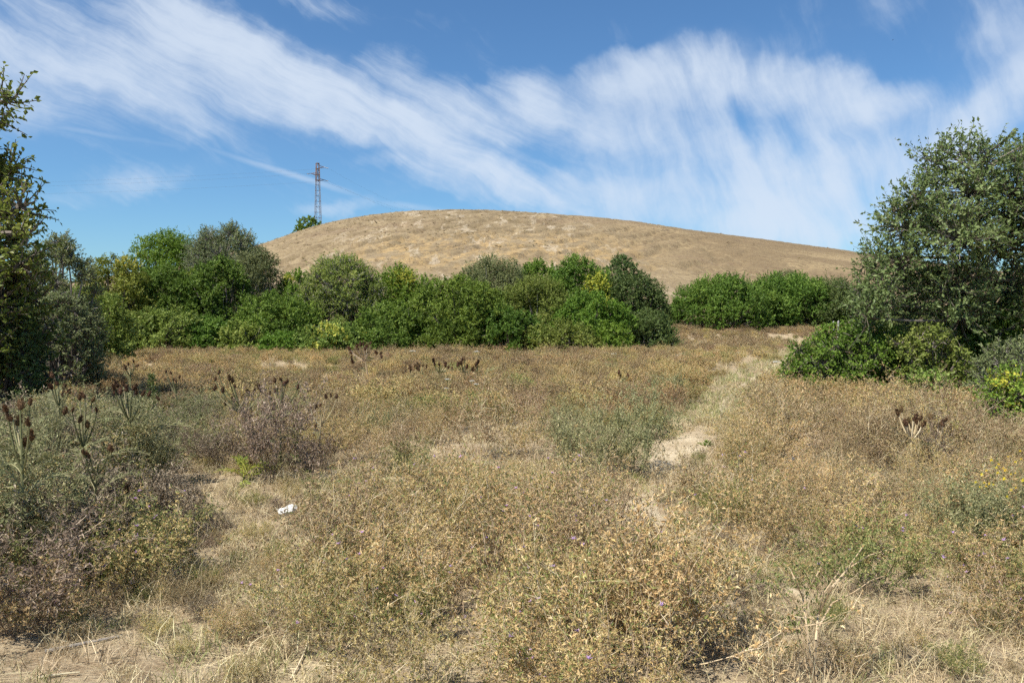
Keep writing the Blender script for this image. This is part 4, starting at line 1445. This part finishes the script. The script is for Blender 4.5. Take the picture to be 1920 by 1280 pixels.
T('small thistle with rusty heads low above the left clearing', 165, 5.4, [(160, 850), (168, 856), (205, 842), (210, 845)], 8, .95, 11, .9, hm=HO)
T('single-headed dry thistle stalk over the clearing on the left', 225, 5.6, [(238, 920)], 9, 1.2, 4, .7, 'dry_stem')
T('slim thistle with sparse heads behind the spiny grey-leaved one', 335, 11.5, [(325, 712), (331, 716), (336, 708), (322, 700), (312, 698)], 10, 1.1, 4, .9)
T('many-headed dead brown thistle standing highest in the far field', 690, 20, [(657, 655), (660, 662), (658, 670), (668, 650), (675, 648), (681, 646), (688, 650), (694, 645), (672, 656), (684, 655), (712, 664), (716, 670), (708, 662), (662, 680)], 11, 2.0, 3, 1.6, 'dry_stem')
T('leftmost dark-headed thistle of the row in the far field', 765, 18, [(757, 700), (762, 703), (770, 693), (772, 704), (759, 710)], 12, 1.9, 3, 1.2)
T('second dark-headed thistle from the left in the far field row', 790, 18.5, [(781, 690), (787, 688), (792, 686), (797, 690), (799, 700), (786, 694)], 13, 1.9, 3, 1.2)
T('tall straight dark-headed thistle in the middle of the far field row', 816, 18.5, [(813, 678), (815, 684), (824, 684), (836, 686), (840, 690), (848, 692)], 14, 1.9, 3, 1.2)
T('densest dark-headed thistle right of the middle of the far row', 868, 18, [(861, 682), (866, 676), (872, 674), (858, 686), (874, 690), (884, 693), (866, 683)], 15, 1.9, 4, 1.2)
T('rightmost dark-headed thistle of the far field row', 896, 18.3, [(891, 684), (896, 680), (894, 689), (900, 700), (886, 696)], 16, 1.9, 3, 1.2)
T('pair of dark thistle heads right of the field centre', 1135, 15, [(1128, 730), (1132, 724), (1147, 738), (1152, 742), (1145, 730), (1150, 747)], 17, 1.5, 3, 1.0)
T('faint dark-headed thistle left of the footpath in mid field', 1172, 18, [(1164, 705), (1178, 706), (1169, 712), (1160, 700)], 18, 1.7, 2, 1.0)
T('brown dead thistle with clustered heads in the right thicket, larger one', 1712, 8.4, [(1690, 770), (1685, 776), (1704, 790), (1712, 786), (1706, 800), (1724, 786), (1718, 793), (1728, 798), (1708, 812), (1715, 815), (1700, 796), (1720, 806)], 19, 1.45, 3, .8, 'dry_stem', hm=HO)
T('brown dead thistle right of the larger one in the right thicket', 1757, 8.6, [(1746, 783), (1767, 788), (1768, 798), (1765, 805), (1754, 815), (1762, 820), (1758, 800)], 29, 1.4, 2, .8, 'dry_stem', hm=HO)
T('small dark thistle head far left in the thistle field', 242, 16, [(236, 690), (240, 684), (252, 678), (254, 686)], 20, 1.5, 2, 1.0)
T('low yellow-leaved thistle rosette beside the dark dead bush', 452, 7.9, [(470, 868)], 21, .8, 12, .85, lmesh=PY_, name='yellow_thistle', group=None)


# ------------------------------------------------------------------ other single plants
def leafy_stalk(label, px, d, top, seed, mat, width=.12, n=120, L=.05, W=.018, taper=True, name='leafy_stalk'):
    rg = np.random.default_rng(seed)
    bx = (px - 960) / F * d
    base = np.array([bx, d, float(gz(bx, d)) - .01])
    h = at(px, top, d)[2] - base[2]
    root = empty(name, base, label, 'plant')
    g = Geo()
    tip = np.array([rg.normal(0, .03), 0, h])
    ax = curve3((0, 0, 0), (.02, 0, h * .5), tip, 8)
    g.chain(ax, .008, .002, .3, 0, 5)
    g.build('stem', M[mat], root)
    f = rg.uniform(.05, 1, n)
    P = np.stack([np.interp(f * 7, np.arange(8), ax[:, c]) for c in range(3)], 1)
    th = rg.random(n) * 6.28
    w = width * ((1.15 - f) if taper else np.ones(n)) * rg.random(n)
    P = P + np.stack([np.cos(th), np.sin(th), 0 * th], 1) * w[:, None]
    D = np.stack([np.cos(th), np.sin(th), .8 + 0 * th], 1) + rg.normal(0, .3, (n, 3))
    g = Geo()
    g.leaves(P, D, np.tile([0, 0, 1.], (n, 1)) + rg.normal(0, .4, (n, 3)), L, W, np.clip(rg.normal(.45, .2, n), 0, .85))
    g.build('leaves', M[mat], root)


leafy_stalk('dark green conical weed among the thistles on the left', 285, 10.5, 702, 31, 'leaf_dark', .17, 420, .05, .022)
leafy_stalk('slim green leafy stalk right of the dark dead bush', 553, 8.7, 758, 32, 'leaf_mastic', .07, 170, .035, .012)
leafy_stalk('small green weed on the footpath edge', 1325, 10.2, 828, 33, 'leaf_bright', .10, 60, .05, .02)
leafy_stalk('green upright weed left of the brown right thicket', 1420, 9.5, 795, 34, 'leaf_dark', .08, 120, .04, .015)


def umbel(label, px, py, d, seed, size=.05):
    rg = np.random.default_rng(seed)
    c = at(px, py, d)
    base = np.array([c[0] + rg.normal(0, .05), c[1], float(gz(c[0], c[1])) - .01])
    root = empty('white_umbel', base, label, 'flower', 'white flat-topped flowers in the field')
    t = c - base
    g = Geo()
    g.chain(curve3((0, 0, 0), t * [.2, .2, .6], t - [0, 0, .05], 6), .003, .002, .4, 0, 4)
    n = 16
    th = np.arange(n) * 2.4
    r = size * np.sqrt((np.arange(n) + .5) / n)
    tips = t + np.stack([np.cos(th) * r, np.sin(th) * r, .012 * rg.random(n) - r * .1], 1)
    g.tubes(np.tile(t - [0, 0, .05], (n, 1)), tips, .0015, .001, .4, 0, 3)
    g.build('stem', M['green_leaf'], root)
    g = Geo()
    star_head(rg, 7, np.repeat(tips, 2, 0) + rg.normal(0, .004, (2 * n, 3)), np.tile([0, 0, 1.], (2 * n, 1)), size * .28, g, .6)
    g.build('petals', M['petal_white'], root)['kind'] = 'stuff'


for k, (px, py, d, lab) in enumerate([(839, 711, 15.5, 'white flat flower left of the others below the far thistle row'), (835, 728, 14.5, 'white flat flower lowest below the far thistle row'),
                                      (885, 714, 15.5, 'white flat flower under the rightmost thistle of the far row'), (893, 720, 15.2, 'tilted white flower beside the rightmost thistle of the far row'),
                                      (894, 659, 26, 'white flower high in the far field below the hedge'), (1150, 663, 28, 'white flower in the far field below the yellow-flecked bramble'),
                                      (773, 658, 26, 'small white flower in the far field left of centre'), (1455, 678, 22, 'white flower on the far footpath near the bright green shrub')]):
    umbel(lab, px, py, d, 300 + k, .055 if d < 20 else .10)


def yellow_plant():
    p = at(1890, 1000, 5.1)
    base = np.array([p[0], p[1], float(gz(p[0], p[1])) - .01])
    root = empty('yellow_flowered_bush', base, 'green bush with many small yellow daisy flowers at the right edge', 'bush')
    for k, (dx, dy) in enumerate(((0, 0), (.22, .1), (-.16, .12), (.1, .3))):
        for nm, me in zip(('stems', 'leaves'), PARTS['grey'][k % 3][:2]):
            child(nm, me, root, (dx, dy, 0), (0, 0, k * 1.3), 1.0)
    rg = np.random.default_rng(8)
    g = Geo()
    star_head(rg, 9, np.zeros((1, 3)), np.array([[0, 0, 1.]]), .016, g, .6)
    star_head(rg, 6, np.array([[0, 0, .003]]), np.array([[0, 0, 1.]]), .009, g, .3)
    me = g.build('flower', M['petal_yellow'], None, False).data
    for (px, py) in [(1889, 856), (1914, 861), (1903, 866), (1881, 877), (1884, 881), (1872, 870), (1868, 876), (1849, 882), (1840, 889), (1895, 889), (1903, 887), (1882, 897), (1829, 904),
                     (1845, 905), (1848, 911), (1854, 906), (1862, 908), (1837, 913), (1904, 914), (1895, 918), (1888, 930), (1917, 900), (1870, 886), (1912, 845), (1858, 862)]:
        q = at(px, py, p[1] - .12 + rg.normal(0, .10)) - base
        child('flower', me, root, q, (rg.normal(.85, .25), rg.normal(0, .25), 0), rg.uniform(.7, 1.2))


yellow_plant()


def candelabra():
    """leafless forked thistle stem close at the bottom right"""
    d = 3.75
    b = foot(1524, 1282)
    base = np.array([b[0], b[1], float(gz(b[0], b[1])) - .02])
    root = empty('bare_stemmed_thistle', base, 'tall bare forked thistle stem in the bottom right foreground', 'thistle')
    rg = np.random.default_rng(77)
    g = Geo()
    lf, hd = Geo(), Geo()
    P = lambda px, py, k=0.0: at(px, py, b[1] + k) - base
    for (pts, r0, r1, tint) in [
        ([(1524, 1282), (1530, 1200), (1534, 1150), (1560, 1100), (1590, 1065), (1618, 1024)], .0080, .0030, .62),
        ([(1526, 1282), (1518, 1220), (1512, 1170), (1505, 1120), (1490, 1085), (1478, 1060)], .0065, .0026, .55),
        ([(1532, 1180), (1560, 1130), (1600, 1110), (1632, 1088), (1660, 1078)], .0042, .002, .4),
        ([(1534, 1150), (1545, 1110), (1572, 1072), (1576, 1058)], .0034, .0017, .45),
        ([(1512, 1170), (1480, 1130), (1462, 1108), (1440, 1090)], .004, .0018, .5),
        ([(1590, 1065), (1630, 1040), (1680, 1026)], .0034, .0017, .45),
        ([(1521, 1250), (1506, 1200), (1500, 1150), (1520, 1100)], .0045, .002, .4),
        ([(1505, 1120), (1530, 1080), (1545, 1050)], .003, .0015, .6),
        ([(1518, 1282), (1508, 1230), (1496, 1190), (1486, 1160)], .004, .002, .5),
    ]:
        q = np.array([P(a, c, rg.normal(0, .04)) for a, c in pts])
        g.chain(q, r0, r1, tint, 0, 5)
        tip = q[-1]
        n = 42
        c = q[-1] + rg.normal(0, .05, (n, 3))
        lf.leaves(c, rg.normal(0, .6, (n, 3)) + [0, 0, .4], unit(rg.normal(0, .5, (n, 3)) + [0, 0, 1]), .028, .009, np.clip(rg.normal(.5, .2, n), 0, 1), 0, .3)
        c2 = q[-2] + (q[-1] - q[-2]) * rg.random((n, 1)) + rg.normal(0, .035, (n, 3))
        lf.leaves(c2, rg.normal(0, .6, (n, 3)) + [0, 0, .4], unit(rg.normal(0, .5, (n, 3)) + [0, 0, 1]), .026, .008, np.clip(rg.normal(.5, .2, n), 0, 1), 0, .3)
        star_head(rg, 6, tip[None], np.array([[0, 0, 1.]]), .02, hd, .5)
    g.build('stems', M['dry_stem'], root)
    lf.build('leaves', M['green_leaf'], root)
    hd.build('seed_heads', M['dry_gold'], root)['kind'] = 'stuff'


candelabra()


# pale dead sticks that cross the dry plants
def stick(label, pts, d, r, mat='dry_stem', name='dry_stick', tint=.95):
    q = np.array([at(px, py, dd) for (px, py), dd in zip(pts, d)])
    g = Geo()
    g.chain(q - q[0], r, r * .5, tint, 0, 6)
    o = g.build(name, M[mat])
    o.location = q[0]
    tag(o, label, 'stick')
    return o


def lying(label, a, b2, r, name='dry_stick', mat='dry_stem', lift=.015, tint=.9):
    p, q = foot(*a), foot(*b2)
    m = (p + q) / 2 + np.array([.03, .02, 0])
    pts = curve3(p, m, q, 6)
    pts[:, 2] = gz(pts[:, 0], pts[:, 1]) + lift
    g = Geo()
    g.chain(pts - pts[0], r, r * .55, tint, 0, 7)
    o = g.build(name, M[mat])
    o.location = pts[0]
    tag(o, label, 'stick')


lying('grey weathered stick lying on the ground at the bottom left', (85, 1224), (223, 1197), .011, 'fallen_stick', 'bark_pale', .02, .3)
lying('pale dead stem lying in the clearing on the left', (305, 950), (325, 975), .004)
lying('long pale straw stem lying at the edge of the clearing', (400, 1075), (440, 1030), .003)
lying('pale bent stem lying between middle clump and footpath', (1292, 1070), (1325, 1105), .005)
lying('forked pale stem lying below the footpath bend', (1380, 1165), (1412, 1240), .005)
lying('pale stem on the open ground at the bottom edge left of centre', (545, 1270), (580, 1180), .005)
lying('dry stem lying across the bottom left corner', (70, 1272), (150, 1262), .006)


# ------------------------------------------------------------------ litter
def crumple(label, px, py, w, h, seed, name='crumpled_bag', cat='litter'):
    rg = np.random.default_rng(seed)
    p = foot(px, py)
    nu, nv = 22, 14
    u, v = np.meshgrid(np.linspace(0, 2 * math.pi, nu, endpoint=False), np.linspace(.04, math.pi - .04, nv))
    D = np.stack([np.cos(u) * np.sin(v), np.sin(u) * np.sin(v), np.cos(v)], -1)
    r = .72 + .55 * fbm(D[..., 0] * 2.6 + 9 + seed, D[..., 1] * 2.6 + D[..., 2] * 2.4 + 9, seed, 4) + rg.normal(0, .09, u.shape)
    Vv = D * r[..., None] * np.array([w / 2, w * .32, h / 2])
    Vv[..., 2] += .25 * h * np.sin(Vv[..., 0] / w * 5)
    Vv[..., 2] -= Vv[..., 2].min()
    i = np.arange((nv - 1) * nu)
    row, c = i // nu, i % nu
    Q = np.stack([row * nu + c, row * nu + (c + 1) % nu, (row + 1) * nu + (c + 1) % nu, (row + 1) * nu + c], 1)
    o = mk(name, Vv.reshape(-1, 3), [Q, np.arange(nu)[None, ::-1], (np.arange(nu) + (nv - 1) * nu)[None]], M['white_plastic'])
    o.location = (p[0], p[1], float(gz(p[0], p[1])) + (.06 if w > .1 else .03))
    o.rotation_euler = (0, .2, rg.uniform(-.4, .4))
    tag(o, label, cat)


crumple('crumpled white plastic bag lying in the grass left of the middle clump', 536, 980, .15, .075, 3)
crumple('small white scrap of litter on the left clearing', 350, 998, .045, .03, 4, 'litter_scrap')
crumple('white scrap of litter beside the footpath on the right', 1482, 872, .085, .05, 5, 'litter_scrap')
crumple('tiny white scrap of litter just below the one beside the footpath', 1477, 884, .04, .025, 6, 'litter_scrap')
crumple('white scrap of litter before the thicket at the right edge', 1812, 775, .10, .06, 7, 'litter_scrap')


# ------------------------------------------------------------------ birds
def bird(label, px, py, d, span, rz):
    p = at(px, py, d)
    g = Geo()
    s = span
    g.chain(np.array([(0, -.28, 0), (0, -.15, .01), (0, .05, .015), (0, .2, .01), (0, .27, 0)]) * s, .03 * s, .02 * s, .5, 0, 6)
    for sx in (-1, 1):
        V = np.array([(0, .10, .02), (0, -.08, .02), (sx * .25, -.06, .13), (sx * .25, .12, .14), (sx * .5, -.08, .06), (sx * .48, .0, .07)]) * s
        g.quads(V, np.array([[0, 1, 2, 3], [3, 2, 4, 5]]), .4)
    V = np.array([(0, -.22, .01), (-.06, -.36, 0), (.06, -.36, 0)]) * s
    g.tris(V, np.array([[0, 1, 2]]), .4)
    o = g.build('bird', M['bird_black'])
    o.location = p
    o.rotation_euler = (.5, .6, rz)
    tag(o, label, 'bird', 'birds in the sky')


bird('tiny dark bird high in the cloud at the top left', 547, 14, 70, .38, .6)
bird('tiny dark bird in the blue sky at the top right', 1674, 75, 90, .22, 1.9)
